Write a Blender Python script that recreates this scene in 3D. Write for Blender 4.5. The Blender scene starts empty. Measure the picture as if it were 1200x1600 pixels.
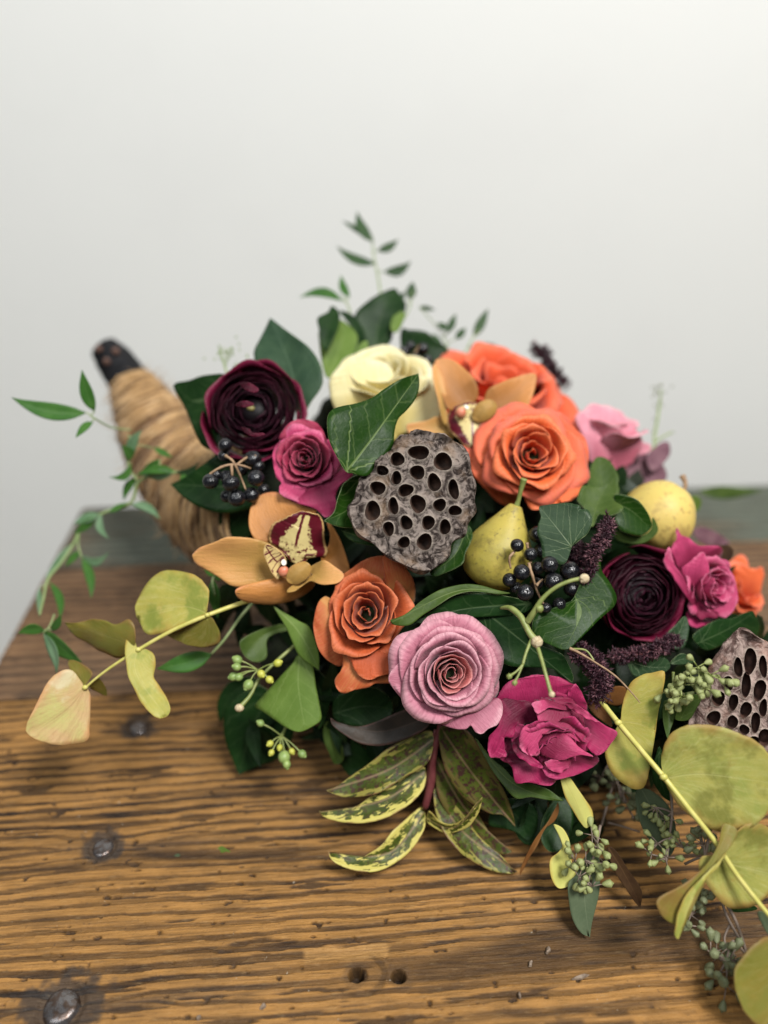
import bpy, math, random
import numpy as np
from mathutils import Vector, Matrix, geometry
from mathutils import noise as mnoise
random.seed(7); rng = np.random.default_rng(11)
S = bpy.context.scene
COL = S.collection
# ------------------------------------------------------------------ camera
PITCH = math.radians(31.0); F = 1155.0; CAMH = 0.50
cam_d = bpy.data.cameras.new('camera'); cam = bpy.data.objects.new('camera', cam_d); COL.objects.link(cam)
cam.location = (0, 0, CAMH); cam.rotation_euler = (math.pi/2-PITCH, 0, 0)
cam_d.sensor_fit = 'VERTICAL'; cam_d.sensor_height = 36; cam_d.lens = 36*F/1600
cam_d.clip_start = 0.02; cam_d.clip_end = 50
cam_d.dof.use_dof = True; cam_d.dof.focus_distance = 0.495; cam_d.dof.aperture_fstop = 26.0/15.0
S.camera = cam
RT = Vector((1, 0, 0)); UP = Vector((0, math.sin(PITCH), math.cos(PITCH))); TOC = Vector((0, -math.cos(PITCH), math.sin(PITCH)))
CAM = Vector((0, 0, CAMH))
def ray(px, py): return RT*((px-600)/F) + UP*(-(py-800)/F) - TOC
def P(px, py, d): return CAM + ray(px, py)*d
def G(px, py, h=0.0):
    r = ray(px, py); return CAM + r*((h-CAMH)/r.z)
def V(x, y, z): return (RT*x + UP*y + TOC*z).normalized()
# ------------------------------------------------------------------ world, lights, exposure
w = bpy.data.worlds.new('World'); S.world = w; w.use_nodes = True
bg = w.node_tree.nodes['Background']; bg.inputs[0].default_value = (0.86, 0.93, 1.0, 1); bg.inputs[1].default_value = 0.075
S.view_settings.view_transform = 'Standard'; S.view_settings.look = 'None'; S.view_settings.exposure = 0.0; S.view_settings.gamma = 1.0
def area(name, loc, target, sx, sy, power, color):
    l = bpy.data.lights.new(name, 'AREA'); l.shape = 'RECTANGLE'; l.size = sx; l.size_y = sy; l.energy = power; l.color = color
    o = bpy.data.objects.new(name, l); COL.objects.link(o); o.location = loc
    o.rotation_euler = (Vector(target)-Vector(loc)).to_track_quat('-Z', 'Y').to_euler(); return o
area('window_light', (0.85, -0.50, 2.45), (0.0, 0.62, 0.10), 0.8, 0.7, 100, (1.0, 0.985, 0.96))
area('fill_light', (-0.7, -0.9, 2.2), (-0.05, 1.0, 0.25), 1.3, 1.0, 27, (0.93, 0.97, 1.0))  # added fill lamp, brightens the left part of the wall
# ------------------------------------------------------------------ object helpers
def link(o, parent=None):
    COL.objects.link(o)
    if parent is not None:
        bpy_parent(o, parent)
    return o
def bpy_parent(o, parent):
    mw = o.matrix_basis.copy(); o.parent = parent
    o.matrix_parent_inverse = parent.matrix_basis.inverted()
def tag(o, label=None, cat=None, group=None, kind=None):
    if label: o['label'] = label
    if cat: o['category'] = cat
    if group: o['group'] = group
    if kind: o['kind'] = kind
    return o
def empty(name, loc, label, cat, group=None):
    o = bpy.data.objects.new(name, None); COL.objects.link(o); o.location = loc; o.empty_display_size = 0.01
    return tag(o, label, cat, group)
def mesh_obj(name, verts, faces, mats, parent=None, smooth=True, uv=None, attrs=None, thick=0, rim=False, origin=None):
    me = bpy.data.meshes.new(name)
    verts = np.asarray(verts, dtype=float)
    if origin is None: origin = verts[0] if len(verts) else (0, 0, 0)
    origin = np.asarray(origin, dtype=float)
    me.from_pydata((verts-origin).tolist(), [], faces)
    for m in (mats if isinstance(mats, (list, tuple)) else [mats]): me.materials.append(m)
    if smooth: me.polygons.foreach_set('use_smooth', [True]*len(me.polygons))
    if uv is not None:
        l = me.uv_layers.new(name='UVMap'); vi = np.zeros(len(me.loops), dtype=np.int32); me.loops.foreach_get('vertex_index', vi)
        l.data.foreach_set('uv', np.asarray(uv, dtype=float)[vi].ravel())
    for k, a in (attrs or {}).items():
        at = me.attributes.new(k, 'FLOAT', 'POINT'); at.data.foreach_set('value', np.asarray(a, dtype=float))
    me.update()
    o = bpy.data.objects.new(name, me); o.location = origin.tolist(); link(o, parent)
    if thick:
        s = o.modifiers.new('Solidify', 'SOLIDIFY'); s.thickness = thick; s.offset = 0
        if rim: s.material_offset_rim = 1
    return o
def share(o, name, parent, mat4):
    c = bpy.data.objects.new(name, o.data); c.matrix_basis = mat4; link(c, parent); return c
def grid_faces(nu, nv):
    return [(i*nv+j, i*nv+j+1, (i+1)*nv+j+1, (i+1)*nv+j) for i in range(nu-1) for j in range(nv-1)]
def catmull(pts, n=6, closed=False):
    pts = [np.asarray(p, dtype=float) for p in pts]; out = []; N = len(pts)
    rngi = range(N) if closed else range(N-1)
    for i in rngi:
        if closed: p0, p1, p2, p3 = pts[(i-1) % N], pts[i], pts[(i+1) % N], pts[(i+2) % N]
        else: p0, p1, p2, p3 = pts[max(i-1, 0)], pts[i], pts[i+1], pts[min(i+2, N-1)]
        if np.linalg.norm(p1-p2) < 1e-9: continue
        for k in range(n):
            t = k/n
            out.append(0.5*((2*p1)+(-p0+p2)*t+(2*p0-5*p1+4*p2-p3)*t*t+(-p0+3*p1-3*p2+p3)*t**3))
    if not closed: out.append(pts[-1])
    return np.array(out)
def tube(name, pts, radii, mat, parent=None, seg=8, n=5, bump=0.0):
    pts = catmull(pts, n) if n > 1 else np.array([np.asarray(p) for p in pts])
    m = len(pts); rr = np.interp(np.linspace(0, 1, m), np.linspace(0, 1, len(radii)), radii)
    verts = []; nrm = None
    for i in range(m):
        t = pts[min(i+1, m-1)]-pts[max(i-1, 0)]; t = t/(np.linalg.norm(t)+1e-12)
        if nrm is None:
            nrm = np.cross(t, [0.3, 0.1, 1]); nrm /= np.linalg.norm(nrm)
        nrm = nrm-t*np.dot(nrm, t); nrm /= np.linalg.norm(nrm); b = np.cross(t, nrm)
        for k in range(seg):
            a = 2*math.pi*k/seg; r = rr[i]*(1+bump*rng.uniform(-1, 1)); verts.append(pts[i]+r*(math.cos(a)*nrm+math.sin(a)*b))
    faces = [(i*seg+k, i*seg+(k+1) % seg, (i+1)*seg+(k+1) % seg, (i+1)*seg+k) for i in range(m-1) for k in range(seg)]
    c0 = len(verts); verts.append(pts[0]); verts.append(pts[-1])
    faces += [(k, c0, (k+1) % seg) for k in range(seg)] + [((m-1)*seg+(k+1) % seg, c0+1, (m-1)*seg+k) for k in range(seg)]
    if name is None: return verts, faces
    return mesh_obj(name, verts, faces, mat, parent)
def sphere_vf(c, rx, ry=None, rz=None, nu=14, nv=9, rot=None):
    ry = ry or rx; rz = rz or rx; vs = []
    for j in range(nv+1):
        th = math.pi*j/nv
        for i in range(nu):
            ph = 2*math.pi*i/nu; v = Vector((rx*math.sin(th)*math.cos(ph), ry*math.sin(th)*math.sin(ph), rz*math.cos(th)))
            if rot: v = rot @ v
            vs.append((v.x+c[0], v.y+c[1], v.z+c[2]))
    fs = [(j*nu+i, (j+1)*nu+i, (j+1)*nu+(i+1) % nu, j*nu+(i+1) % nu) for j in range(nv) for i in range(nu)]
    return vs, fs
class MB:
    def __init__(s): s.v = []; s.f = []
    def add(s, vf):
        o = len(s.v); s.v += [tuple(x) for x in vf[0]]; s.f += [tuple(i+o for i in f) for f in vf[1]]; return s
    def build(s, name, mat, parent=None, **k): return mesh_obj(name, s.v, s.f, mat, parent, **k)
# ------------------------------------------------------------------ material helpers
class NT:
    def __init__(s, name):
        s.m = bpy.data.materials.new(name); s.m.use_nodes = True; s.t = s.m.node_tree; s.t.nodes.clear()
        s.out = s.t.nodes.new('ShaderNodeOutputMaterial')
    def n(s, t, **k):
        x = s.t.nodes.new('ShaderNode'+t)
        for a, b in k.items(): setattr(x, a, b)
        return x
    def put(s, sock, v):
        if isinstance(v, bpy.types.NodeSocket): s.t.links.new(v, sock)
        elif v is not None:
            if isinstance(v, (tuple, list)) and len(v) == 3 and sock.type == 'RGBA': v = (*v, 1)
            sock.default_value = v
    def math(s, op, a, b=None, c=None, clamp=False):
        x = s.n('Math', operation=op, use_clamp=clamp); s.put(x.inputs[0], a)
        if b is not None: s.put(x.inputs[1], b)
        if c is not None: s.put(x.inputs[2], c)
        return x.outputs[0]
    def mix(s, f, a, b, blend='MIX'):
        x = s.n('Mix', data_type='RGBA', blend_type=blend); s.put(x.inputs[0], f); s.put(x.inputs[6], a); s.put(x.inputs[7], b); return x.outputs[2]
    def noise(s, vec, scale, detail=3, rough=0.55, dist=0.0):
        x = s.n('TexNoise'); s.put(x.inputs['Vector'], vec); x.inputs['Scale'].default_value = scale; x.inputs['Detail'].default_value = detail
        x.inputs['Roughness'].default_value = rough; x.inputs['Distortion'].default_value = dist; return x.outputs[0]
    def step(s, x, a, b):
        r = s.n('MapRange', interpolation_type='SMOOTHSTEP'); s.put(r.inputs[0], x); s.put(r.inputs[1], a); s.put(r.inputs[2], b); return r.outputs[0]
    def obj(s):
        t = s.n('TexCoord').outputs['Object']
        r = s.n('ObjectInfo').outputs['Random']; c = s.n('CombineXYZ'); s.put(c.inputs[0], s.math('MULTIPLY', r, 37.0))
        a = s.n('VectorMath', operation='ADD'); s.put(a.inputs[0], t); s.put(a.inputs[1], c.outputs[0]); return a.outputs[0]
    def rand(s): return s.n('ObjectInfo').outputs['Random']
    def uv(s):
        x = s.n('SeparateXYZ'); s.put(x.inputs[0], s.n('TexCoord').outputs['UV']); return x.outputs[0], x.outputs[1]
    def vec(s, x, y, z=0.0):
        c = s.n('CombineXYZ'); s.put(c.inputs[0], x); s.put(c.inputs[1], y); s.put(c.inputs[2], z); return c.outputs[0]
    def attr(s, name): return s.n('Attribute', attribute_name=name).outputs['Fac']
    def attrc(s, name): return s.n('Attribute', attribute_name=name).outputs['Color']
    def bump(s, h, strength=0.3, dist=0.001):
        b = s.n('Bump'); b.inputs['Strength'].default_value = strength; b.inputs['Distance'].default_value = dist; s.put(b.inputs['Height'], h); return b.outputs[0]
    def pbr(s, col, rough=0.5, normal=None, spec=0.5, trans=0.0, trans_col=None, sheen=0.0, metal=0.0, coat=0.0, sss=0.0):
        p = s.n('BsdfPrincipled'); s.put(p.inputs['Base Color'], col); s.put(p.inputs['Roughness'], rough); s.put(p.inputs['Specular IOR Level'], spec)
        s.put(p.inputs['Metallic'], metal)
        if normal is not None: s.put(p.inputs['Normal'], normal)
        if sheen: p.inputs['Sheen Weight'].default_value = sheen; p.inputs['Sheen Roughness'].default_value = 0.4
        if coat: p.inputs['Coat Weight'].default_value = coat; p.inputs['Coat Roughness'].default_value = 0.12
        if sss: p.inputs['Subsurface Weight'].default_value = sss; p.inputs['Subsurface Radius'].default_value = (0.004, 0.002, 0.001); p.inputs['Subsurface Scale'].default_value = 1.0
        o = p.outputs[0]
        if trans:
            t = s.n('BsdfTranslucent'); s.put(t.inputs[0], trans_col if trans_col is not None else col)
            if normal is not None: s.put(t.inputs['Normal'], normal)
            m = s.n('MixShader'); m.inputs[0].default_value = trans; s.t.links.new(o, m.inputs[1]); s.t.links.new(t.outputs[0], m.inputs[2]); o = m.outputs[0]
        s.t.links.new(o, s.out.inputs[0]); return s.m
def simple(name, c1, c2, scale=60, rough=0.5, bump=0.3, detail=4, **k):
    n = NT(name); o = n.obj(); f = n.noise(o, scale, detail); col = n.mix(n.step(f, 0.3, 0.7), c1, c2)
    return n.pbr(col, rough, n.bump(f, bump, 0.0008), **k)
def leaf_mat(name, c1, c2, vein, rough=0.38, kind='pinnate', edge=None, blotch=None, bl=(0.5, 0.62), trans=0.18, vs=0.55, nv=9, spec=0.13, vw=1.0, grey=None):
    n = NT(name); u, v = n.uv(); av = n.math('ABSOLUTE', v); o = n.obj()
    f = n.noise(o, 55, 4); f2 = n.noise(o, 420, 3)
    col = n.mix(n.step(f, 0.3, 0.72), c1, c2)
    def line(ang, w0):
        a = math.radians(ang)
        d = n.math('ABSOLUTE', n.math('SUBTRACT', n.math('MULTIPLY', av, math.cos(a)), n.math('MULTIPLY', u, math.sin(a))))
        al = n.math('ADD', n.math('MULTIPLY', u, math.cos(a)), n.math('MULTIPLY', av, math.sin(a)))
        wd = n.math('MAXIMUM', n.math('MULTIPLY', n.math('SUBTRACT', 1.15, al), w0*vw), 0.002)
        return n.math('SUBTRACT', 1.0, n.step(d, n.math('MULTIPLY', wd, 0.35), wd))
    m = line(0, 0.012)
    wob = n.math('MULTIPLY', n.math('SUBTRACT', n.noise(n.vec(u, v), 7, 2), 0.5), 0.05)
    if kind == 'palmate':
        m = n.math('MAXIMUM', m, n.math('MULTIPLY', line(33, 0.009), 0.9)); m = n.math('MAXIMUM', m, n.math('MULTIPLY', line(68, 0.008), 0.8))
    if kind in ('pinnate', 'palmate', 'round'):
        k = {'pinnate': 0.9, 'palmate': 1.1, 'round': 0.75}[kind]
        s_ = n.math('MULTIPLY', n.math('ADD', n.math('SUBTRACT', u, n.math('MULTIPLY', av, k)), wob), float(nv))
        fr = n.math('ABSOLUTE', n.math('SUBTRACT', n.math('FRACT', n.math('ADD', s_, 10.0)), 0.5))
        sec = n.math('SUBTRACT', 1.0, n.step(fr, 0.02*vw, 0.07*vw))
        sec = n.math('MULTIPLY', sec, 0.32); m = n.math('MAXIMUM', m, sec)
        vo = n.n('TexVoronoi', feature='DISTANCE_TO_EDGE'); n.put(vo.inputs['Vector'], n.vec(u, v)); vo.inputs['Scale'].default_value = 17
        net = n.math('MULTIPLY', n.math('SUBTRACT', 1.0, n.step(vo.outputs['Distance'], 0.0, 0.05)), 0.10); m = n.math('MAXIMUM', m, net)
    if kind == 'round':
        an_ = n.math('DIVIDE', av, n.math('ADD', u, .08)); fb = n.noise(n.vec(n.math('MULTIPLY', an_, 16.0), n.math('MULTIPLY', u, 2.5), n.rand()), 1.0, 5, .65)
        col = n.mix(n.math('MULTIPLY', n.step(fb, .42, .68), .55), col, vein); bs = n.noise(o, 420, 4, .7); col = n.mix(n.math('MULTIPLY', n.step(bs, .52, .66), .30), col, n.mix(.5, c1, edge or c1))
        col = n.mix(n.math('MULTIPLY', n.step(n.noise(o, 26, 5, .7), .52, .70), .6), col, edge or c2)
    if blotch:
        b = n.step(n.noise(o, 34, 4, 0.6), bl[0], bl[1]); col = n.mix(b, col, blotch)
    if edge:
        e = n.attr('edge'); e = n.math('ADD', e, n.math('MULTIPLY', n.math('SUBTRACT', n.noise(o, 60, 3), 0.5), 0.9))
        col = n.mix(n.math('MULTIPLY', n.step(e, 0.72, 1.12), 0.85), col, edge)
    col = n.mix(n.math('MULTIPLY', m, vs), col, vein)
    col = n.mix(n.math('MULTIPLY', n.step(f2, 0.35, 0.75), 0.25), col, n.mix(0.5, col, c2))
    h = n.math('ADD', n.math('MULTIPLY', m, -0.35), n.math('ADD', n.math('MULTIPLY', f2, 0.35), n.math('MULTIPLY', n.noise(o, 130, 4), 0.9)))
    r = n.math('ADD', n.math('MULTIPLY', f2, 0.18), rough-0.09)
    return n.pbr(col, r, n.bump(h, 0.30, 0.0010), trans=trans, trans_col=n.mix(0.5, col, c2), spec=spec)
def petal_mat(name, deep, mid, edge, rough=0.55, trans=0.17, e0=0.78, spec=0.3, sheen=0.15, back=None):
    n = NT(name); u, v = n.uv(); o = n.obj(); r = n.rand()
    vv = n.math('ADD', v, n.math('MULTIPLY', n.math('SUBTRACT', n.noise(n.vec(n.math('ADD', u, r), v), 3.0, 3), 0.5), 0.22))
    col = n.mix(n.step(vv, 0.15, 0.78), deep, mid); col = n.mix(n.math('MULTIPLY', n.step(vv, e0, 1.02), 0.8), col, edge)  # dark petal base also paints the shade between petals into the colour
    fv = n.noise(n.vec(n.math('MULTIPLY', u, 55.0), n.math('MULTIPLY', v, 5.0), r), 1.0, 4)
    col = n.mix(n.math('MULTIPLY', n.step(fv, 0.38, 0.72), 0.42), col, deep)
    blo = n.noise(o, 90, 3); col = n.mix(n.math('MULTIPLY', n.step(blo, 0.55, 0.8), 0.25), col, n.mix(0.5, col, edge))
    if back: col = n.mix(n.n('NewGeometry').outputs['Backfacing'], col, back)
    hh = n.math('ADD', fv, n.math('MULTIPLY', n.noise(o, 700, 2), 0.5))
    return n.pbr(col, rough, n.bump(hh, 0.55, 0.0008), trans=trans, spec=spec, sheen=sheen)
# ------------------------------------------------------------------ materials
M = {}
M['ivy_dark'] = leaf_mat('ivy_dark', (.006, .022, .005), (.011, .035, .007), (.07, .11, .045), 0.40, 'palmate', nv=5, trans=.06)
M['ivy_mid'] = leaf_mat('ivy_mid', (.009, .032, .003), (.014, .046, .004), (.16, .22, .07), 0.38, 'palmate', nv=5, trans=.10, vs=.6)
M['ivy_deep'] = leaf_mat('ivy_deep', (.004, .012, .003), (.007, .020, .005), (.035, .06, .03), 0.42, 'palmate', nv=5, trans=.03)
M['ivy_grey'] = leaf_mat('ivy_grey', (0.0263, 0.0562, 0.0315), (0.0413, 0.0788, 0.0413), (.13, .20, .12), 0.42, 'pinnate', nv=7, trans=.12, vs=.4)
M['ivy_slate'] = leaf_mat('ivy_slate', (.015, .036, .014), (.032, .062, .026), (.20, .25, .14), 0.36, 'palmate', nv=5, trans=.06, vs=.7)
M['ivy_light'] = leaf_mat('ivy_light', (0.1040, 0.1760, 0.0280), (0.1440, 0.2240, 0.0440), (.32, .40, .14), 0.48, 'palmate', nv=5, trans=.22, vs=.45)
M['ivy_olive'] = leaf_mat('ivy_olive', (0.0420, 0.0770, 0.0140), (0.0700, 0.1120, 0.0224), (.20, .26, .08), 0.42, 'palmate', nv=5, trans=.20, vs=.3)
M['pale_rim'] = simple('pale_rim', (.20, .26, .10), (.28, .34, .15), rough=.5)
M['eucalyptus'] = leaf_mat('eucalyptus_yellow', (.38, .38, .075), (.52, .46, .10), (.60, .55, .20), 0.52, 'round', edge=(.50, .32, .07), blotch=(.28, .32, .06), trans=.28, vs=.32, nv=8, spec=.3)
M['eucalyptus_blush'] = leaf_mat('eucalyptus_blush', (.55, .52, .18), (.62, .40, .20), (.40, .24, .10), 0.5, 'round', edge=(.62, .30, .13), blotch=(.68, .60, .36), trans=.25, vs=.4, nv=7, spec=.3)
M['eucalyptus_olive'] = leaf_mat('eucalyptus_olive', (.17, .17, .025), (.24, .185, .03), (.30, .26, .08), 0.5, 'round', edge=(.24, .13, .04), blotch=(.20, .19, .035), trans=.2, vs=.3, nv=8, spec=.3)
M['eucalyptus_big'] = leaf_mat('eucalyptus_big', (.27, .30, .065), (.42, .38, .09), (.50, .49, .18), 0.52, 'round', edge=(.34, .20, .05), blotch=(.20, .20, .04), bl=(.45, .6), trans=.2, vs=.38, nv=8, spec=.3)
M['lemon_leaf'] = leaf_mat('lemon_leaf', (.62, .62, .17), (.70, .66, .22), (.55, .50, .12), 0.45, 'pinnate', edge=(.60, .40, .08), trans=.3, vs=.25, nv=9)
M['sage'] = leaf_mat('sage', (0.0800, 0.1120, 0.0600), (0.1120, 0.1440, 0.0800), (.24, .28, .17), 0.5, 'pinnate', trans=.15, vs=.3, nv=14)
M['brown_leaf'] = leaf_mat('brown_leaf', (0.0315, 0.0154, 0.0084), (0.0700, 0.0385, 0.0175), (.16, .09, .04), 0.42, 'pinnate', trans=.08, vs=.3)
M['rust_leaf'] = leaf_mat('rust_leaf', (.16, .065, .02), (.23, .10, .03), (.33, .2, .08), 0.42, 'pinnate', trans=.15, vs=.3)
M['vine'] = leaf_mat('vine_leaf', (0.0413, 0.1275, 0.0225), (0.0675, 0.1725, 0.0338), (.20, .34, .12), 0.30, 'pinnate', trans=.25, vs=.35)
M['vine_pale'] = leaf_mat('vine_pale', (.13, .24, .12), (.19, .30, .17), (.26, .38, .2), 0.35, 'pinnate', trans=.25, vs=.35)
M['sprig'] = leaf_mat('sprig_leaf', (0.0315, 0.0700, 0.0280), (0.0560, 0.1050, 0.0420), (.16, .25, .12), 0.4, 'pinnate', trans=.25, vs=.3)
M['mauve_leaf'] = leaf_mat('mauve_leaf', (.14, .065, .085), (.24, .13, .15), (.3, .18, .2), 0.5, 'pinnate', trans=.15, vs=.25)
def vari_mat(name, cream, bias, dark):
    n = NT(name); u, v = n.uv(); o = n.obj(); r = n.math('MULTIPLY', n.rand(), 20.0)
    st = n.noise(n.vec(n.math('ADD', n.math('MULTIPLY', n.math('SUBTRACT', u, n.math('ABSOLUTE', v)), 9.0), r), n.math('MULTIPLY', v, 26.0)), 1.0, 5, 0.62)
    e = n.attr('edge')
    lo = n.math('ADD', st, n.math('MULTIPLY', n.step(e, 0.40, 1.0), 0.20))
    g = n.mix(n.step(n.noise(o, 70, 4), .35, .65), (.040, .058, .006), (.075, .095, .012))
    g = n.mix(n.math('MULTIPLY', n.step(n.noise(o, 260, 5, .7), .47, .58), dark), g, (.05, .018, .015))
    col = n.mix(n.step(lo, bias, bias+0.07), g, cream)
    fr = n.math('ADD', e, n.math('MULTIPLY', n.math('SUBTRACT', n.noise(o, 150, 3), .5), .35))
    col = n.mix(n.math('MULTIPLY', n.step(fr, .93, 1.05), .75), col, (.16, .05, .04))
    col = n.mix(n.math('MULTIPLY', n.math('SUBTRACT', 1.0, n.step(n.math('ABSOLUTE', v), .004, .013)), .5), col, (.30, .20, .10))
    return n.pbr(col, n.math('ADD', .30, n.math('MULTIPLY', st, .15)), n.bump(n.math('ADD', st, n.math('MULTIPLY', n.noise(o, 300, 3), .6)), .5, .001), trans=.12, spec=.2)
M['vari_cream'] = vari_mat('leucothoe_cream', (.55, .48, .12), .54, .5)
M['vari_green'] = vari_mat('leucothoe_green', (.26, .23, .05), .60, .9)
M['vari_dark'] = vari_mat('leucothoe_dark', (.10, .08, .02), .58, 1.0)
M['vari_shadow'] = leaf_mat('leucothoe_shadow', (0.0270, 0.0228, 0.0180), (0.0450, 0.0330, 0.0240), (.12, .08, .06), .45, 'pinnate', edge=(.13, .06, .05), trans=.05, vs=.25)
M['red_stem'] = simple('red_stem', (.10, .018, .022), (.17, .045, .045), 90, .45)
M['yellow_stem'] = simple('yellow_stem', (.48, .45, .10), (.58, .52, .16), 120, .45, trans=.0)
M['green_stem'] = simple('green_stem', (.17, .21, .05), (.26, .29, .09), 150, .45)
M['vine_stem'] = simple('vine_stem', (.20, .28, .10), (.28, .34, .15), 90, .5)
M['grey_stem'] = simple('grey_stem', (.16, .12, .09), (.24, .18, .14), 120, .6)
M['tan_stem'] = simple('tan_stem', (.22, .13, .07), (.36, .23, .13), 300, .65, .6)
M['tan_tip'] = simple('tan_tip', (.42, .32, .18), (.62, .52, .34), 500, .8, 1.0)
M['bud_green'] = simple('seed_bud', (.22, .25, .085), (.32, .35, .14), 200, .5)
M['bud_sage'] = simple('seed_bud_sage', (.13, .15, .07), (.21, .23, .12), 200, .5)
M['ivy_bud'] = simple('ivy_bud', (.17, .26, .07), (.28, .37, .11), 200, .45)
M['ivy_bud_yellow'] = simple('ivy_bud_yellow', (.40, .42, .05), (.48, .47, .08), 200, .45)
def berry_mat():
    n = NT('black_berry'); o = n.obj(); f = n.noise(o, 2.5, 3)
    return n.pbr(n.mix(n.math('MULTIPLY', n.step(n.noise(o, 1.7, 4), .5, .7), .5), n.mix(f, (.002, .002, .003), (.009, .009, .011)), (.022, .024, .032)), n.math('ADD', .14, n.math('MULTIPLY', n.step(f, .35, .7), .18)), n.bump(n.noise(o, 5, 3), .15, .05), spec=.55)
M['berry'] = berry_mat()
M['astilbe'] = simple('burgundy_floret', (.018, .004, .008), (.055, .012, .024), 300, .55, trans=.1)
M['astilbe_lit'] = simple('burgundy_floret_lit', (.10, .03, .045), (.20, .09, .10), 300, .5, trans=.1)  # lit copy of the floret material, light put into its colour
# petals
M['r_mauve'] = petal_mat('petal_mauve', (.22, .040, .075), (.56, .205, .27), (.76, .43, .47))
M['r_mauve_in'] = petal_mat('petal_mauve_inner', (.33, .05, .05), (.58, .15, .14), (.72, .33, .31))
M['r_plum'] = petal_mat('petal_plum', (.12, .008, .030), (.37, .028, .075), (.54, .09, .16))
M['r_magenta'] = petal_mat('petal_magenta', (.11, .004, .024), (.39, .018, .095), (.54, .07, .18))
M['r_magenta_light'] = petal_mat('petal_magenta_light', (.22, .012, .05), (.56, .060, .165), (.70, .18, .30))
M['r_coral'] = petal_mat('petal_coral', (.50, .07, .018), (.83, .155, .040), (.86, .25, .11))
M['r_coral_out'] = petal_mat('petal_coral_outer', (.60, .17, .05), (.78, .15, .065), (.74, .17, .12))
M['r_burnt'] = petal_mat('petal_burnt', (.34, .060, .018), (.56, .105, .030), (.70, .21, .09))
M['r_burnt_out'] = petal_mat('petal_burnt_outer', (.55, .26, .08), (.46, .085, .026), (.52, .12, .045))
M['r_backcoral'] = petal_mat('petal_red_orange', (.50, .04, .025), (.82, .13, .045), (.80, .20, .10))
M['r_cream'] = petal_mat('petal_cream', (.76, .61, .19), (.88, .81, .48), (.90, .87, .66), trans=.3)
M['r_pink'] = petal_mat('petal_pink', (.48, .12, .17), (.74, .30, .37), (.85, .50, .54))
M['r_orange'] = petal_mat('petal_orange', (.60, .08, .03), (.86, .17, .05), (.85, .25, .15))
M['ran'] = petal_mat('petal_ranunculus', (.004, .0004, .0013), (.012, .0009, .0035), (.060, .006, .018), rough=.45, trans=.05, spec=.15, sheen=0, e0=.9)
M['ran_out'] = petal_mat('petal_ranunculus_outer', (.03, .001, .006), (.095, .004, .020), (.20, .015, .05), rough=.4, trans=.12, spec=.2, sheen=0)
M['ran_in'] = petal_mat('petal_ranunculus_inner', (.002, .0003, .001), (.006, .0006, .0024), (.060, .010, .025), rough=.45, trans=.03, spec=.15, sheen=0, e0=.92)
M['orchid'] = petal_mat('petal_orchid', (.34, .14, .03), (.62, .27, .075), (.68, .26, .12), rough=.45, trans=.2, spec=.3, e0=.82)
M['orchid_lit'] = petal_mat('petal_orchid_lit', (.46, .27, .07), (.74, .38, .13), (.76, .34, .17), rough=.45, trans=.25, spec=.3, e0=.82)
def lip_mat(name, inner, border, stripes):
    n = NT(name); u, v = n.uv(); o = n.obj(); e = n.attr('edge')
    w_ = n.noise(o, 230, 3, .6)
    ee = n.math('ADD', e, n.math('MULTIPLY', n.math('SUBTRACT', w_, .5), .55))
    ee = n.math('ADD', ee, n.math('MULTIPLY', u, .40))
    sp_ = n.math('MULTIPLY', n.step(n.noise(o, 420, 2), .56, .60), n.math('SUBTRACT', 1.0, n.step(u, .28, .45)))
    b = n.math('MAXIMUM', n.step(ee, .66, .72), sp_) if not stripes else n.step(n.noise(n.vec(n.math('MULTIPLY', u, 11.0), n.math('MULTIPLY', v, 1.5)), 1.0, 1), .50, .56)
    mid = n.math('MULTIPLY', n.math('SUBTRACT', 1.0, n.step(n.math('ABSOLUTE', n.math('ADD', v, n.math('MULTIPLY', n.math('SUBTRACT', w_, .5), .05))), .02, .035)), n.step(u, .25, .4))
    b = n.math('MAXIMUM', b, mid)
    col = n.mix(b, inner, border); rim = n.step(n.attr('edge'), .90, .95); col = n.mix(rim, col, (.62, .40, .16))
    return n.pbr(col, .38, n.bump(n.noise(o, 260, 3), .3, .001), trans=.12)
M['lip'] = lip_mat('orchid_lip', (.64, .52, .22), (.10, .004, .012), False)
M['lip_side'] = lip_mat('orchid_side_lobe', (.64, .48, .20), (.12, .01, .02), True)
M['column'] = simple('orchid_column', (.60, .40, .12), (.66, .30, .16), 120, .35)
M['anther_red'] = simple('orchid_throat', (.60, .16, .09), (.66, .30, .18), 120, .4)
M['white_cap'] = simple('anther_cap', (.80, .76, .62), (.85, .82, .72), 200, .35)
M['stamen'] = simple('ranunculus_heart', (.16, .13, .04), (.24, .20, .06), 300, .5)
def pear_mat(name, c1, c2, c3):
    n = NT(name); o = n.obj(); f = n.noise(o, 22, 4); g = n.noise(o, 260, 2)
    col = n.mix(n.step(f, .35, .68), c1, c2); col = n.mix(n.math('MULTIPLY', n.step(g, .58, .68), .8), col, c3)
    col = n.mix(n.math('MULTIPLY', n.step(n.noise(o, 60, 5, .7), .50, .68), .7), col, c3)
    return n.pbr(col, n.math('ADD', .38, n.math('MULTIPLY', f, .2)), n.bump(n.noise(o, 130, 5), .35, .0015), spec=.35, sss=.08)
M['pear_green'] = pear_mat('pear_green', (.30, .255, .045), (.42, .33, .065), (.20, .16, .04))
M['pear_gold'] = pear_mat('pear_gold', (.54, .42, .11), (.62, .46, .13), (.38, .25, .08))
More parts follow.
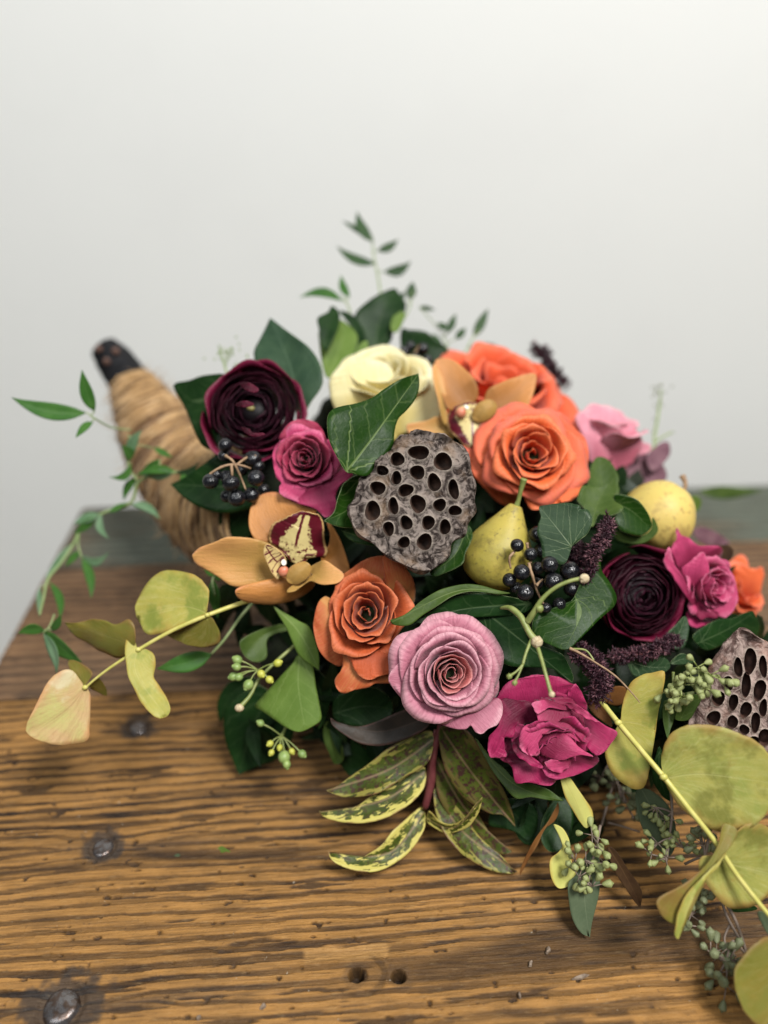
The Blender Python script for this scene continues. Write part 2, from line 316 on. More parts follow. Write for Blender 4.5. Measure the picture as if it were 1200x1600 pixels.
def pod_mat(name, c1, c2, c3):
    n = NT(name); o = n.n('TexCoord').outputs['Object']; f = n.noise(o, 130, 6, .7, 1.2); g = n.noise(o, 45, 3); e = n.attr('rimv')
    col = n.mix(n.step(f, .41, .59), c1, c2); col = n.mix(n.math('MULTIPLY', n.step(g, .5, .65), .45), col, c3)
    col = n.mix(n.math('MULTIPLY', e, .75), col, n.mix(.5, c2, (.55, .47, .38)))
    h = n.math('ADD', n.math('MULTIPLY', f, 1.0), n.math('MULTIPLY', n.noise(o, 500, 4, .7), .5))
    return n.pbr(col, .82, n.bump(h, 1.0, .0028), spec=.15)
M['pod'] = pod_mat('lotus_pod', (.030, .021, .018), (.27, .22, .19), (.24, .15, .085))
M['pod2'] = pod_mat('lotus_pod_pale', (.11, .065, .055), (.42, .31, .27), (.34, .17, .115))
M['pod_hole'] = simple('pod_cavity', (.03, .016, .010), (.09, .045, .028), 200, .8)
M['pod_hole2'] = simple('pod_cavity_brown', (.035, .014, .010), (.085, .035, .022), 200, .8)
# ------------------------------------------------------------------ room: wall and floor
def wall_mat():
    n = NT('painted_wall'); o = n.n('TexCoord').outputs['Object']; f = n.noise(o, 5, 3); g = n.noise(o, 60, 5)
    col = n.mix(f, (.765, .77, .745), (.785, .79, .76)); col = n.mix(n.math('MULTIPLY', n.step(n.noise(o, 3.2, 5, .6), .48, .72), .22), col, (.70, .70, .68))
    return n.pbr(col, .9, n.bump(g, .08, .002), spec=.2)
WM = wall_mat()
tag(mesh_obj('wall', [(-4, 1.32, -.76), (4, 1.32, -.76), (4, 1.32, 2.6), (-4, 1.32, 2.6), (-4, 1.42, -.76), (4, 1.42, -.76), (4, 1.42, 2.6), (-4, 1.42, 2.6)],
    [(0, 1, 2, 3), (5, 4, 7, 6), (3, 2, 6, 7), (1, 5, 6, 2), (4, 0, 3, 7)], WM, smooth=False), kind='structure')
tag(mesh_obj('floor', [(-4, -2.5, -.76), (4, -2.5, -.76), (4, 1.32, -.76), (-4, 1.32, -.76)], [(0, 1, 2, 3)],
    simple('pale_floor', (.50, .47, .43), (.56, .53, .49), 8, .6)), kind='structure')
# ------------------------------------------------------------------ table
def vnoise(x, y, seed=0):
    r = np.random.default_rng(seed); L = r.random((256, 256)); xi = np.floor(x).astype(int); yi = np.floor(y).astype(int); fx = x-xi; fy = y-yi
    fx = fx*fx*(3-2*fx); fy = fy*fy*(3-2*fy); g = lambda a, b: L[a % 256, b % 256]
    return (g(xi, yi)*(1-fx)+g(xi+1, yi)*fx)*(1-fy)+(g(xi, yi+1)*(1-fx)+g(xi+1, yi+1)*fx)*fy-.5
def fbm(x, y, seed=0, o=4, rg=.5):
    s = 0; a = 1
    for k in range(o): s = s+a*vnoise(x*2**k+k*17.3, y*2**k+k*9.1, seed+k); a *= rg
    return s
def sst(a, b, x): t = np.clip((x-a)/(b-a), 0, 1); return t*t*(3-2*t)
YAW = math.radians(4.0); EX = Vector((math.cos(YAW), math.sin(YAW), 0)); EY = Vector((-math.sin(YAW), math.cos(YAW), 0))
C0 = G(127, 792)                                   # back left corner of the top
def tl(p): d = p-C0; return d.dot(EX), -d.dot(EY)  # table coordinates: x along the boards, y from the back edge to the front
table = empty('wooden_table', C0, 'old rustic plank table with worn golden brown boards and iron bolts under the flowers', 'table')
table.rotation_euler = (0, 0, YAW)
def plank_mat():
    n = NT('weathered_board'); o = n.n('TexCoord').outputs['Object']
    sp = n.n('SeparateXYZ'); n.put(sp.inputs[0], o)
    st = n.vec(n.math('MULTIPLY', sp.outputs[0], 18.0), n.math('MULTIPLY', sp.outputs[1], 420.0), 0.0)
    f = n.noise(st, 1.0, 5, .65); st2 = n.vec(n.math('MULTIPLY', sp.outputs[0], 90.0), n.math('MULTIPLY', sp.outputs[1], 700.0), 3.0)
    f2 = n.noise(st2, 1.0, 3, .6); g = n.noise(o, 320, 4, .65)
    c = n.attrc('col')
    col = n.mix(n.math('MULTIPLY', n.step(f, .44, .62), .62), c, n.mix(.55, c, (.035, .02, .012)))
    col = n.mix(n.math('MULTIPLY', n.step(f2, .55, .72), .22), col, n.mix(.5, col, (.62, .44, .22)))
    col = n.mix(n.math('MULTIPLY', n.step(g, .62, .70), .6), col, n.mix(.7, col, (.05, .03, .02)))
    col = n.mix(n.math('MULTIPLY', n.step(n.noise(o, 210, 2), .745, .77), .4), col, (.5, .45, .36))
    h = n.math('ADD', n.math('MULTIPLY', f, .8), n.math('ADD', n.math('MULTIPLY', g, .5), n.math('MULTIPLY', f2, .35)))
    return n.pbr(col, n.math('ADD', .50, n.math('MULTIPLY', f, .25)), n.bump(h, 1.0, .0018), spec=.28)
PM = plank_mat()
bolts = [(95, 1572, .0122, 1.0), (160, 1322, .0085, .8), (216, 1135, .0085, .8)]
holes = [(557, 1522, .0050), (623, 1524, .0046)]
BT = [(*tl(G(x, y)), r, k) for x, y, r, k in bolts]; HT = [(*tl(G(x, y)), r) for x, y, r in holes]
def board(y0, y1, x1, res, light, dark, grey, gamt, seed, ring, label=None, ysplit=None):
    nx = int((x1)/res[0])+1; ny = int((y1-y0)/res[1])+1
    xs = np.linspace(0, x1, nx); ys = np.linspace(y0+.0012, y1-.0012, ny)
    if res[0] < .002: xs = np.r_[np.arange(.0, .80, .00085), np.linspace(.80, x1, 120)]; ys = np.r_[np.arange(y0+.0012, y1-.075, .0005), np.linspace(y1-.075, y1-.0012, 30)]; nx = len(xs); ny = len(ys)
    X, Y = np.meshgrid(xs, ys, indexing='ij')
    warp = .010*fbm(X*2.2, Y*5, seed, 3)+.0045*fbm(X*9, Y*22, seed+5, 3)+.0012*fbm(X*60, Y*80, seed+9, 2)
    stain = np.zeros_like(X); hgt = np.zeros_like(X)
    for bx, by, r, k in BT:
        d = np.hypot((X-bx)*.8, Y-by); warp += .006*np.exp(-((Y-by)/.02)**2-((X-bx)/.05)**2)*np.sign(Y-by+1e-6)
        dn = np.hypot((X-bx)*.72, Y-by)*(1+.5*fbm(X*160, Y*160, 3, 3))
        stain = np.maximum(stain, sst(r*1.9, r*1.15, dn)); hgt -= .0022*sst(r*1.35, r*1.0, np.hypot(X-bx, Y-by))
        tail = np.exp(-((Y-by+.004*fbm(X*20, Y*5, 4))/.0038)**2)*sst(.11, .02, np.abs(X-bx-.03)); stain = np.maximum(stain, .65*tail*k)
    s = Y+warp
    ph = s/ring+1.1*vnoise(s*28, X*0+.5, seed+20)+.25*fbm(X*6, Y*30, seed+33, 2)
    wv = np.sin(2*np.pi*ph); thr = .06+1.1*fbm(X*7, s*60, seed+40, 3)+.85*vnoise(s*55, X*.8, seed+41)
    dk = (.75+.5*vnoise(s*40+7, X*1.5, seed+43))*sst(thr, thr+.22, wv+.30*fbm(X*45, Y*420, seed+45, 3))
    broad = sst(.25, .42, fbm(X*1.6+5, s*26, seed+50, 3)); dk = np.maximum(dk*(.86+.5*fbm(X*30, Y*140, seed+60, 2)), broad*.78)
    fib = fbm(X*40, Y*620, seed+70, 3); cra = sst(.30, .42, fbm(X*22, Y*260, seed+80, 3))*.8
    dk = np.clip(dk+.28*fib+.10*fbm(X*9, Y*60, seed+71, 3), 0, 1); dk = np.maximum(dk, cra)
    pits = sst(.43, .55, fbm(X*130, Y*210, seed+90, 2)); dk = np.maximum(dk, pits*.9)
    if res[0] < .002:
        for px_, py_, ln, wd_ in ((330, 1338, .085, .0055), (60, 1362, .05, .003), (700, 1250, .09, .006), (420, 1240, .07, .004), (880, 1580, .06, .003)):
            ax_, ay_ = tl(G(px_, py_)); st_ = np.exp(-((s-warp.mean()*0-ay_-(warp-.0)*1.0+warp+.004*fbm(X*14, Y*3, seed+131, 2))/wd_)**2)*sst(ln*1.5, ln*.5, np.abs(X-ax_)); dk = np.maximum(dk, st_*(.85+.3*fbm(X*40, Y*300, seed+132, 2)))
    hgt += -.0018*dk+.0004*fib+.0005*fbm(X*25, Y*90, seed+100, 3)-.0010*pits
    L = np.array(light); D = np.array(dark)*.8; Gc = np.array(grey)
    tone = (1+.42*fbm(X*3, Y*14, seed+110, 4)+.30*fib+.25*fbm(X*70, Y*160, seed+115, 3))[..., None]
    c = L*tone*(1-dk[..., None])+D*dk[..., None]
    gm = np.clip(gamt*sst(-.25, .25, fbm(X*4+3, Y*9, seed+120, 4)+(gamt-.5)*.8), 0, 1)[..., None]; c = c*(1-gm)+Gc*(.6+.8*(1-dk[..., None]*.5))*gm*.8
    c = c*(1-stain[..., None]*.85)+np.array((.030, .026, .024))*stain[..., None]*.85
    for hx, hy, r in HT:
        a = np.hypot(X-hx, Y-hy); hgt -= .014*sst(r*1.08, r*.82, a); dd = sst(r*2.4, r*1.2, a*(1+.6*fbm(X*120, Y*120, 6, 2)))
        c = c*(1-.45*dd[..., None])+np.array((.06, .035, .018))*.45*dd[..., None]; c = c*(1-sst(r*1.05, r*.8, a)[..., None]*.85)
    if HT and y0 < HT[0][1] < y1:                   # shallow patch of bare wood beside the two screw holes
        hx, hy, r = HT[0]; m = sst(.030, .026, np.abs(X-hx+.006))*sst(.0055, .0040, np.abs(Y-hy+.014+.002*fbm(X*90, Y*9, 8, 2)))
        c = c*(1-.7*m[..., None])+np.array((.42, .23, .075))*.7*m[..., None]; hgt -= .0009*m
        a = np.hypot((X-hx-.002)*.8, Y-hy); ringm = sst(.0022, .0008, np.abs(a-.0125-.001*fbm(X*200, Y*200, 9, 2))); ringm = ringm*sst(-.1, .25, fbm(X*60, Y*60, 12, 2)+.1); c = c*(1-.4*ringm[..., None]); hgt -= .0007*ringm
    edge = np.minimum(Y-y0, y1-Y); hgt -= .0035*sst(.004+.002*fbm(X*30, Y, seed, 2), .0, edge)
    hgt -= .004*sst(.006, 0, X)
    c = np.clip(c, .004, .9)
    verts = np.stack([X, -Y, hgt], -1).reshape(-1, 3); fidx = np.arange(nx*ny).reshape(nx, ny)
    q = np.stack([fidx[:-1, :-1], fidx[:-1, 1:], fidx[1:, 1:], fidx[1:, :-1]], -1).reshape(-1, 4)
    # skirt down to the board's underside
    ringi = np.concatenate([fidx[0, :], fidx[1:, -1], fidx[-1, -2::-1], fidx[-2:0:-1, 0]]); nb = len(ringi); base = nx*ny
    low = verts[ringi].copy(); low[:, 2] = -.032
    sk = np.stack([ringi, np.roll(ringi, -1), base+np.roll(np.arange(nb), -1), base+np.arange(nb)], -1)
    allv = np.vstack([verts, low]); cc = np.vstack([c.reshape(-1, 3), c.reshape(-1, 3)[ringi]*.6]); qs = np.vstack([q, sk])
    me = bpy.data.meshes.new('board'); me.vertices.add(len(allv)); me.vertices.foreach_set('co', allv.ravel())
    me.loops.add(len(qs)*4); me.polygons.add(len(qs)); me.loops.foreach_set('vertex_index', qs.ravel().astype(np.int32))
    me.polygons.foreach_set('loop_start', np.arange(0, len(qs)*4, 4, dtype=np.int32)); me.polygons.foreach_set('loop_total', np.full(len(qs), 4, dtype=np.int32)) if hasattr(me.polygons[0], 'loop_total') and False else None
    me.update(calc_edges=True); me.validate()
    me.polygons.foreach_set('use_smooth', np.ones(len(qs), dtype=bool))
    at = me.attributes.new('col', 'FLOAT_COLOR', 'POINT'); at.data.foreach_set('color', np.hstack([cc, np.ones((len(cc), 1))]).ravel()); me.materials.append(PM)
    o = bpy.data.objects.new('board', me); o.parent = table; COL.objects.link(o)
    if label: o['label'] = label
    return o
TY1 = tl(G(170, 883))[1]; TY2 = tl(G(170, 1084))[1]; TYF = .72
GOLD = (.345, .172, .046); DARK = (.022, .012, .007)
board(0, TY1, 1.55, (.003, .0012), (.16, .115, .070), (.040, .028, .020), (.095, .112, .088), .92, 3, .013, 'back board with grey green worn paint')
board(TY1, TY2, 1.38, (.0022, .0010), (.23, .125, .058), (.035, .021, .015), (.11, .085, .06), .18, 31, .012, 'dark brown middle board')
board(TY2, TYF, 1.38, (.00105, .00062), GOLD, DARK, (.2, .16, .11), .10, 77, .0083, 'wide golden brown front board')
SM = simple('dark_frame_wood', (.05, .03, .018), (.09, .055, .03), 40, .7)
def tbox(name, a, b, parent=table):
    (x0, y0, z0), (x1, y1, z1) = a, b
    me = bpy.data.meshes.new(name); me.from_pydata([(x, y, z) for x in (x0, x1) for y in (y0, y1) for z in (z0, z1)], [], [(0, 1, 3, 2), (4, 6, 7, 5), (0, 4, 5, 1), (2, 3, 7, 6), (0, 2, 6, 4), (1, 5, 7, 3)])
    me.materials.append(SM); o = bpy.data.objects.new(name, me); o.parent = parent; COL.objects.link(o); return o
tbox('apron', (.06, -.10, -.12), (1.3, -.06, -.034)); tbox('apron', (.06, -.68, -.12), (1.3, -.64, -.034))
for lx in (.07, 1.22):
    for ly in (-.16, -.62): tbox('leg', (lx, ly, -.755), (lx+.06, ly+.06, -.034))
def bolt_mat():
    n = NT('old_iron'); o = n.obj(); f = n.noise(o, 240, 5, .65)
    return n.pbr(n.mix(n.step(f, .4, .62), (.16, .15, .15), (.09, .06, .045)), n.math('ADD', .16, n.math('MULTIPLY', f, .25)), n.bump(f, .35, .0012), metal=.75)
BM = bolt_mat()
for (bx, by, r, k) in BT:
    vs = []; fs = []; nr, ns = 7, 28
    for i in range(nr+1):
        t = i/nr
        for j in range(ns):
            a = 2*math.pi*j/ns; rr = r*t*(1+.03*math.sin(3*a+bx*90)); vs.append((bx+rr*math.cos(a), -by+rr*math.sin(a), -.0030+.42*r*math.sqrt(max(0, 1-(t*.98)**2))*k-(.004 if i == nr else 0)))
    fs = [(i*ns+j, (i+1)*ns+j, (i+1)*ns+(j+1) % ns, i*ns+(j+1) % ns) for i in range(nr) for j in range(ns)]
    me = bpy.data.meshes.new('bolt_head'); me.from_pydata(vs, [], fs); me.materials.append(BM); me.polygons.foreach_set('use_smooth', [True]*len(fs))
    o = bpy.data.objects.new('bolt_head', me); o.parent = table; COL.objects.link(o)
# ------------------------------------------------------------------ leaves from outlines
ZOOM = {'A': (0, 480, 3), 'B': (280, 460, 3), 'C': (620, 500, 3), 'D': (860, 600, 3.529), 'E': (280, 740, 3), 'F': (580, 860, 3), 'G': (860, 960, 3.529), 'H': (0, 860, 3),
        'I': (320, 960, 3), 'J': (480, 1100, 3), 'K': (800, 1180, 3), 'M': (440, 300, 3), 'O': (520, 640, 4.615), 'N': (290, 760, 4.444), 'Q': (780, 780, 5), 'R': (1000, 720, 5.714), 'T': (480, 860, 6), 'U': (740, 1040, 5), 'S': (640, 530, 4.615), 'p': (0, 0, 1)}
def pts(z, s):
    ox, oy, k = ZOOM[z]; return [(ox+float(a.split(',')[0])/k, oy+float(a.split(',')[1])/k) for a in s.split()]
def plane_hit(px, py, p0, nrm):
    r = ray(px, py); dn = r.dot(nrm)
    return CAM + r*((p0-CAM).dot(nrm)/dn)
def blade(name, parent, outline, spine, d0, d1, mat, roll=0, fold=0.0, curl=0.0, wave=0.0, side=0.0, rim=None, sharp=(), thick=.00045, rings=6, nper=4, origin=None, ruff=0.0, soft=False, roll_edge=0.0, jag=0.0):
    """outline: closed pixel outline; spine: pixel polyline base -> tip; d0, d1 depths of base and tip; roll degrees about the axis"""
    ol = []
    for i, p in enumerate(outline):
        ol.append(p)
        if i in sharp: ol.append(p)
    B = P(*spine[0], d0); T = P(*spine[-1], d1); a = (T-B).normalized(); nn = (TOC-a*TOC.dot(a)).normalized()
    nn = Matrix.Rotation(math.radians(roll), 3, a) @ nn; b = nn.cross(a); L = (T-B).length
    def loc(p): h = plane_hit(p[0], p[1], B, nn)-B; return np.array((h.dot(a), h.dot(b)))
    oc = catmull([loc(p) for p in ol], nper, True); sp = catmull([loc(p) for p in spine], 6) if len(spine) > 2 else np.array([loc(spine[0]), loc(spine[-1])]) 
    if len(spine) == 2: sp = np.linspace(sp[0], sp[1], 12)
    seg = np.r_[0, np.cumsum(np.linalg.norm(np.diff(sp, axis=0), axis=1))]; SL = seg[-1]
    n = len(oc); sidx = []; 
    for p in oc:
        best = 1e9
        for k in range(len(sp)-1):
            e = sp[k+1]-sp[k]; t = np.clip(np.dot(p-sp[k], e)/np.dot(e, e), 0, 1); q = sp[k]+t*e; d = np.linalg.norm(p-q)
            if d < best-1e-9: best = d; bs = (seg[k]+t*np.linalg.norm(e), q, k)
        e = sp[min(bs[2]+1, len(sp)-1)]-sp[bs[2]]; sg = np.sign(e[0]*(p-bs[1])[1]-e[1]*(p-bs[1])[0]) or 1
        sidx.append((bs[0], bs[1], best*sg))
    if jag:
        jr = np.random.default_rng(int(abs(outline[0][0]*7+outline[1][1]*3))); jn = np.cumsum(jr.normal(size=n)); jn -= np.linspace(jn[0], jn[-1], n); jn = jn/(abs(jn).max()+1e-9)*.6+jr.normal(size=n)*.35
        oc = oc+(oc-oc.mean(0))*(jag*jn)[:, None]
    K = max(5, min(16, n//5)); ks = [int(round(K*q_[0]/SL)) for q_ in sidx]
    spk = [np.array([np.interp(k_*SL/K, seg, sp[:, c_]) for c_ in (0, 1)]) for k_ in range(K+1)]
    sidx = [(k_*SL/K, spk[k_], q_[2]) for k_, q_ in zip(ks, sidx)]
    vv = []; uv = []; ed = []; seed = rng.uniform(0, 99)
    # spine u pulled a little inwards so that the inner rings stay clean
    WM_ = max(abs(q_[2]) for q_ in sidx)
    for r in range(rings+1):
        f = r/rings
        for i in range(n if r else K+1):
            u0, q, sv = sidx[i] if r else (i*SL/K, spk[i], 0.0); pe = oc[i] if r else q; p = q+(pe-q)*f; u = u0/SL; v = sv*f/SL
            w_ = abs(sv*f)
            z = fold*((.12 if soft else .35)*w_+(.88 if soft else .65)*w_*w_/WM_) - roll_edge*L*f**7 + curl*L*(4*u*(1-u)) + side*sv*f
            nz = mnoise.noise(Vector((p[0]*38+seed, p[1]*38, seed)))
            z += wave*L*nz*(.35+.65*f) + ruff*L*math.sin(i*2*math.pi/n*9+seed)*f**3
            pos = B+a*float(p[0])+b*float(p[1])+nn*float(z); vv.append(pos); uv.append((u, v)); ed.append(f)
    o1 = K+1; faces = []
    for i in range(n):
        j = (i+1) % n; a_, b_ = ks[i], ks[j]; st_ = 1 if b_ >= a_ else -1
        faces.append(tuple(range(a_, b_+st_, st_))+(o1+j, o1+i))
    faces += [(o1+r*n+i, o1+r*n+(i+1) % n, o1+(r+1)*n+(i+1) % n, o1+(r+1)*n+i) for r in range(rings-1) for i in range(n)]
    mats = [M[mat]]+([M[rim]] if rim else [])
    return mesh_obj(name, vv, faces, mats, parent, uv=uv, attrs={'edge': ed}, thick=thick, rim=bool(rim), origin=origin)
def solo(name, label, cat, group, **k):
    o = blade(name, None, **k); return tag(o, label, cat, group)
def lance(p0, p1, wd, bend=0.0, n=7, base=.0, power=1.0):
    """lanceolate outline and spine between two pixels"""
    p0 = np.array(p0, float); p1 = np.array(p1, float); d = p1-p0; L = np.linalg.norm(d); t = d/L; s = np.array((-t[1], t[0]))
    us = np.linspace(0, 1, n+1); c = [p0+d*u+s*bend*L*4*u*(1-u) for u in us]
    hw = [wd/2*max(0, math.sin(math.pi*u**.8))**power for u in us]
    le = [c[i]+s*hw[i] for i in range(1, n)]; ri = [c[i]-s*hw[i] for i in range(n-1, 0, -1)]
    return [tuple(c[0])]+[tuple(x) for x in le]+[tuple(c[n])]+[tuple(x) for x in ri], [tuple(x) for x in c[::2]]+([tuple(c[-1])] if n % 2 else [])
def lance_leaf(parent, p0, p1, wd, d0, d1, mat, bend=0.0, roll=0, fold=.25, curl=0.0, name='leaf', **k):
    c_ = P(p0[0], p0[1], d0); near = min(STEMP.get(parent.name, [c_]), key=lambda q_: (q_-c_).length)
    if (near-c_).length > .0008: tube('petiole', [tuple(near), tuple((near+c_)/2+Vector((0, 0, .0006))), tuple(c_)], [.0006, .0005], M['vine_stem'], parent, seg=5, n=3)
    ol, sp = lance(p0, p1, wd, bend); return blade(name, parent, ol, sp, d0, d1, mat, roll=roll, fold=fold, curl=curl, sharp=(0, 7), nper=2, rings=3, thick=k.pop('thick', .0004), **k)
STEMP = {}
def stem(parent, plist, radii, mat, name='stem', seg=7):
    STEMP.setdefault(parent.name, []).extend([Vector(q_) for q_ in catmull([tuple(P(*p)) for p in plist], 6)])
    return tube(name, [tuple(P(*p)) for p in plist], radii, M[mat], parent, seg=seg)
# ------------------------------------------------------------------ roses
def petal_obj(parent, X, uvw, mat, frame, thick=.0005, name='petal'):
    nu, nv = X.shape[0], X.shape[1]; R3 = frame
    pts3 = (R3[0] @ X.reshape(-1, 3).T).T + R3[1]
    return mesh_obj(name, pts3, grid_faces(nu, nv), mat, parent, uv=uvw.reshape(-1, 2), thick=thick)
def frame_of(c, ax, spin=0.0):
    ax = Vector(ax).normalized(); x = ax.cross(Vector((.13, .31, .9))).normalized(); y = ax.cross(x); m = Matrix((x, y, ax)).transposed() @ Matrix.Rotation(spin, 3, 'Z')
    return (np.array(m), np.array(c))
def rose(name, label, cat, group, px, py, d, rpx, axis, mats, n=34, H=.95, spin=0, ruffle=.03, curl=.5, point=.0, zc=(.62, .80, .30), rin=.05, dphi=(1.6, .98), jag=0.0, seed=1, power=.95, splay=1.0, squash=(1, 1), outer=6, outr=1.0, lean=(0,0), tiltv=.09):
    r = np.random.default_rng(seed); c = P(px, py, d); R = rpx*1.12*d/F; ax = V(*axis); c0 = c-ax*R*H*.45
    root = empty(name, c0, label, cat, group); fr = frame_of(c0, ax, spin); phi = r.uniform(0, 6)
    for k in range(n):
        t = k/(n-1); phi += 2.3999+r.uniform(-.25, .25); nu, nv = 23, 13
        a = np.linspace(-1, 1, nu)[:, None]*np.ones((1, nv)); h = np.linspace(0, 1, nv)[None, :]*np.ones((nu, 1))
        rt = R*(rin+(1-rin)*t**power)*(1+r.uniform(-.06, .06)); isout = k >= n-outer
        if isout: rt *= outr*(1+r.uniform(-.08, .06))
        tt = min(t/.42, 1); z1 = zc[0]+(zc[1]-zc[0])*(tt*tt*(3-2*tt)); s2 = max(0, (t-.42)/.58); zt = R*H*(z1+(zc[2]-zc[1])*s2**1.4+r.uniform(-.03, .03))
        dp = (dphi[0]+(dphi[1]-dphi[0])*t**.7)*(1+r.uniform(-.10, .10))
        he = h*(1-(.24+.10*t)*np.abs(a)**3.2)
        rb = R*(.01+.10*t)
        pw = .50+.12*t
        rho = rb+(rt-rb)*he**pw + R*.05*np.sin(np.pi*he)*(1-.6*t)
        z = zt*he**(1.15-.45*t)
        cu = curl*(.25+.9*t**1.3)*(1+r.uniform(-.3, .3)); e = np.clip((he-.72)/.28, 0, 1); e2 = e*e*(.75+.25*np.cos(a*2.2))
        rho = rho+R*.15*cu*e2; z = z-R*.20*cu*e2**1.3
        sd = np.clip((np.abs(a)-.70)/.30, 0, 1)**2*h; rho = rho+R*.06*cu*sd*(1 if t > .3 else .3)
        rho = rho*(1+.09*a*(1-.4*t))
        f1, f2, f3 = r.uniform(0, 6.28, 3); hf = he**3
        rho = rho+R*ruffle*(np.sin(a*3.1+f1)+.6*np.sin(a*6.3+f2))*hf*(.4+.8*t); z = z+R*ruffle*1.1*(np.sin(a*4.3+f3)+.5*np.sin(a*9+f1))*hf*(.4+.8*t)
        wr_ = np.sin(a*9+f1+1.5*np.sin(h*4+f2))*np.sin(h*5+f3)+.7*np.sin(a*16+f2+h*3)*he**2; rho = rho+R*.009*wr_*(.3+t)
        if jag: z = z+R*jag*(np.sin(a*17+f2)+.8*np.sin(a*29+f3)+r.uniform(-1, 1, (nu, 1)))*he**8; rho = rho+R*jag*.7*np.sin(a*23+f1)*he**8
        if point: pp = point*(.5+t)*np.exp(-(a/.16)**2)*e*e; rho = rho+R*.10*pp; z = z+R*.03*pp
        ang = phi+a*dp*(.42+.58*np.clip(h*1.7, 0, 1)**.8)
        ta, tb = r.uniform(-1, 1, 2)*tiltv; rho = rho*(1+tb*.35*he); z = z*(1+ta*he)
        x = rho*np.cos(ang)*squash[0]+lean[0]*R*t*he; y = rho*np.sin(ang)*squash[1]+lean[1]*R*t*he
        uvw = np.stack([a*.5+.5, he], -1)
        m = mats[0] if t < .3 else (mats[1] if not isout else mats[2])
        petal_obj(root, np.stack([x, y, z], -1), uvw, M[m], fr, thick=.00028)
    vs, fs = sphere_vf((0, 0, 0), R*.30, R*.30, R*.34, 12, 8); vs = (fr[0] @ np.array(vs).T).T+fr[1]; mesh_obj('calyx', vs, fs, M['ivy_deep'], root)
    return root
def ranunculus(name, label, cat, group, px, py, d, rpx, axis, n=64, spin=0, seed=1, open_in=.12, rim_in=.42, heart=True, outer=7, th_out=74):
    r = np.random.default_rng(seed); c = P(px, py, d); R = rpx*d/F; ax = V(*axis); root = empty(name, c-ax*R*.9, label, cat, group); fr = frame_of(c-ax*R*.35, ax, spin); phi = 0
    for k in range(n):
        t = k/(n-1); phi += 2.3999+r.uniform(-.3, .3); nu, nv = 17, 10; isout = k >= n-outer
        a = np.linspace(-1, 1, nu)[:, None]*np.ones((1, nv)); h = np.linspace(0, 1, nv)[None, :]*np.ones((nu, 1))
        Rs = R*(.34+.60*t); rimr = R*(open_in+(.93-open_in)*t**.9); th_r = math.asin(min(.985, rimr/Rs)) if not isout else math.radians(th_out+r.uniform(-12, 16))
        dp = 1.25-.45*t; he = h*(1-.16*np.abs(a)**2.4); th0 = math.radians(125); th = th0+(th_r-th0)*he
        if isout: Rs = R*(.97+.06*r.uniform(-1, 1))
        rr = Rs*(1+.022*a+.012*np.sin(a*4+r.uniform(0, 6))*he**2)+R*.012*r.uniform(-1, 1)
        e = np.clip((he-.85)/.15, 0, 1); rr = rr+R*(.016 if not isout else .11)*e*e
        ang = phi+a*dp*(.5+.5*np.clip(h*1.6, 0, 1)); sq = .80
        x = rr*np.sin(th)*np.cos(ang); y = rr*np.sin(th)*np.sin(ang); z = rr*np.cos(th)*sq
        ox, oy = r.uniform(-1, 1, 2)*R*.055*(1-.3*t); x = x+ox*np.clip(he*1.2, 0, 1); y = y+oy*he; z = z+R*.060*r.uniform(-1, 1)*he+R*.020*np.sin(a*5+r.uniform(0, 6))*he**4; wv_ = 1+.03*np.sin(a*7+r.uniform(0, 6))*he**3; x = x*wv_; y = y*wv_
        m = 'ran_in' if t < rim_in else ('ran_out' if isout else 'ran')
        petal_obj(root, np.stack([x, y, z], -1), np.stack([a*.5+.5, he], -1), M[m], fr, thick=.0004)
    vs, fs = sphere_vf((0, 0, -R*.12), R*.40, R*.40, R*.30, 16, 10); vs = (fr[0] @ np.array(vs).T).T+fr[1]; mesh_obj('receptacle', vs, fs, M['ran_in'], root)
    if heart:
        vs, fs = sphere_vf((R*.02, 0, R*.20), R*.085, R*.06, R*.05, 14, 8); vs = (fr[0] @ np.array(vs).T).T+fr[1]; mesh_obj('flower_heart', vs, fs, M['stamen'], root)
    return root
RG = 'roses in the arrangement'
def petal_blade(root, z, ol, sp, d0, d1, mat, **k):
    k.setdefault('thick', .0003); k.setdefault('roll_edge', .016); k.setdefault('jag', .008)
    o = blade('petal', root, pts(z, ol), pts(z, sp), d0, d1, mat, rings=10, nper=6, soft=True, **k)
    uvl = o.data.uv_layers[0]; n = len(o.data.loops); a = np.zeros(n*2); uvl.data.foreach_get('uv', a); a = a.reshape(-1, 2)
    e = np.zeros(len(o.data.vertices)); o.data.attributes['edge'].data.foreach_get('value', e); vi = np.zeros(n, dtype=np.int32); o.data.loops.foreach_get('vertex_index', vi)
    b = np.stack([a[:, 1]+.5, np.clip(a[:, 0]*.75+.25*e[vi]*(a[:, 0] > .3), 0, 1)], -1); uvl.data.foreach_set('uv', b.ravel()); return o
rr_ = rose('rose', 'mauve pink open rose with concentric petals at the front, left of the magenta garden rose', 'rose', RG, 704, 1052, .49, 80, (.13, .10, 1), ('r_mauve_in', 'r_mauve', 'r_mauve'), n=33, H=.92, ruffle=.032, curl=.65, zc=(.66, .80, .20), seed=3, point=.10, power=1.0, dphi=(1.6, 1.0), tiltv=.11)
ROSE_P = []
def outer(root, z, ol, sp, d0, d1, mat, **k): ROSE_P.append((root, z, ol, sp, d0, d1, mat, k))
outer(rr_, 'F', '82,600 110,545 190,460 215,420 240,520 250,620 270,700 300,790 230,760 150,700 105,650', '260,640 180,610 85,600', .502, .492, 'r_mauve', curl=.1, fold=-.15, wave=.03, ruff=.01)
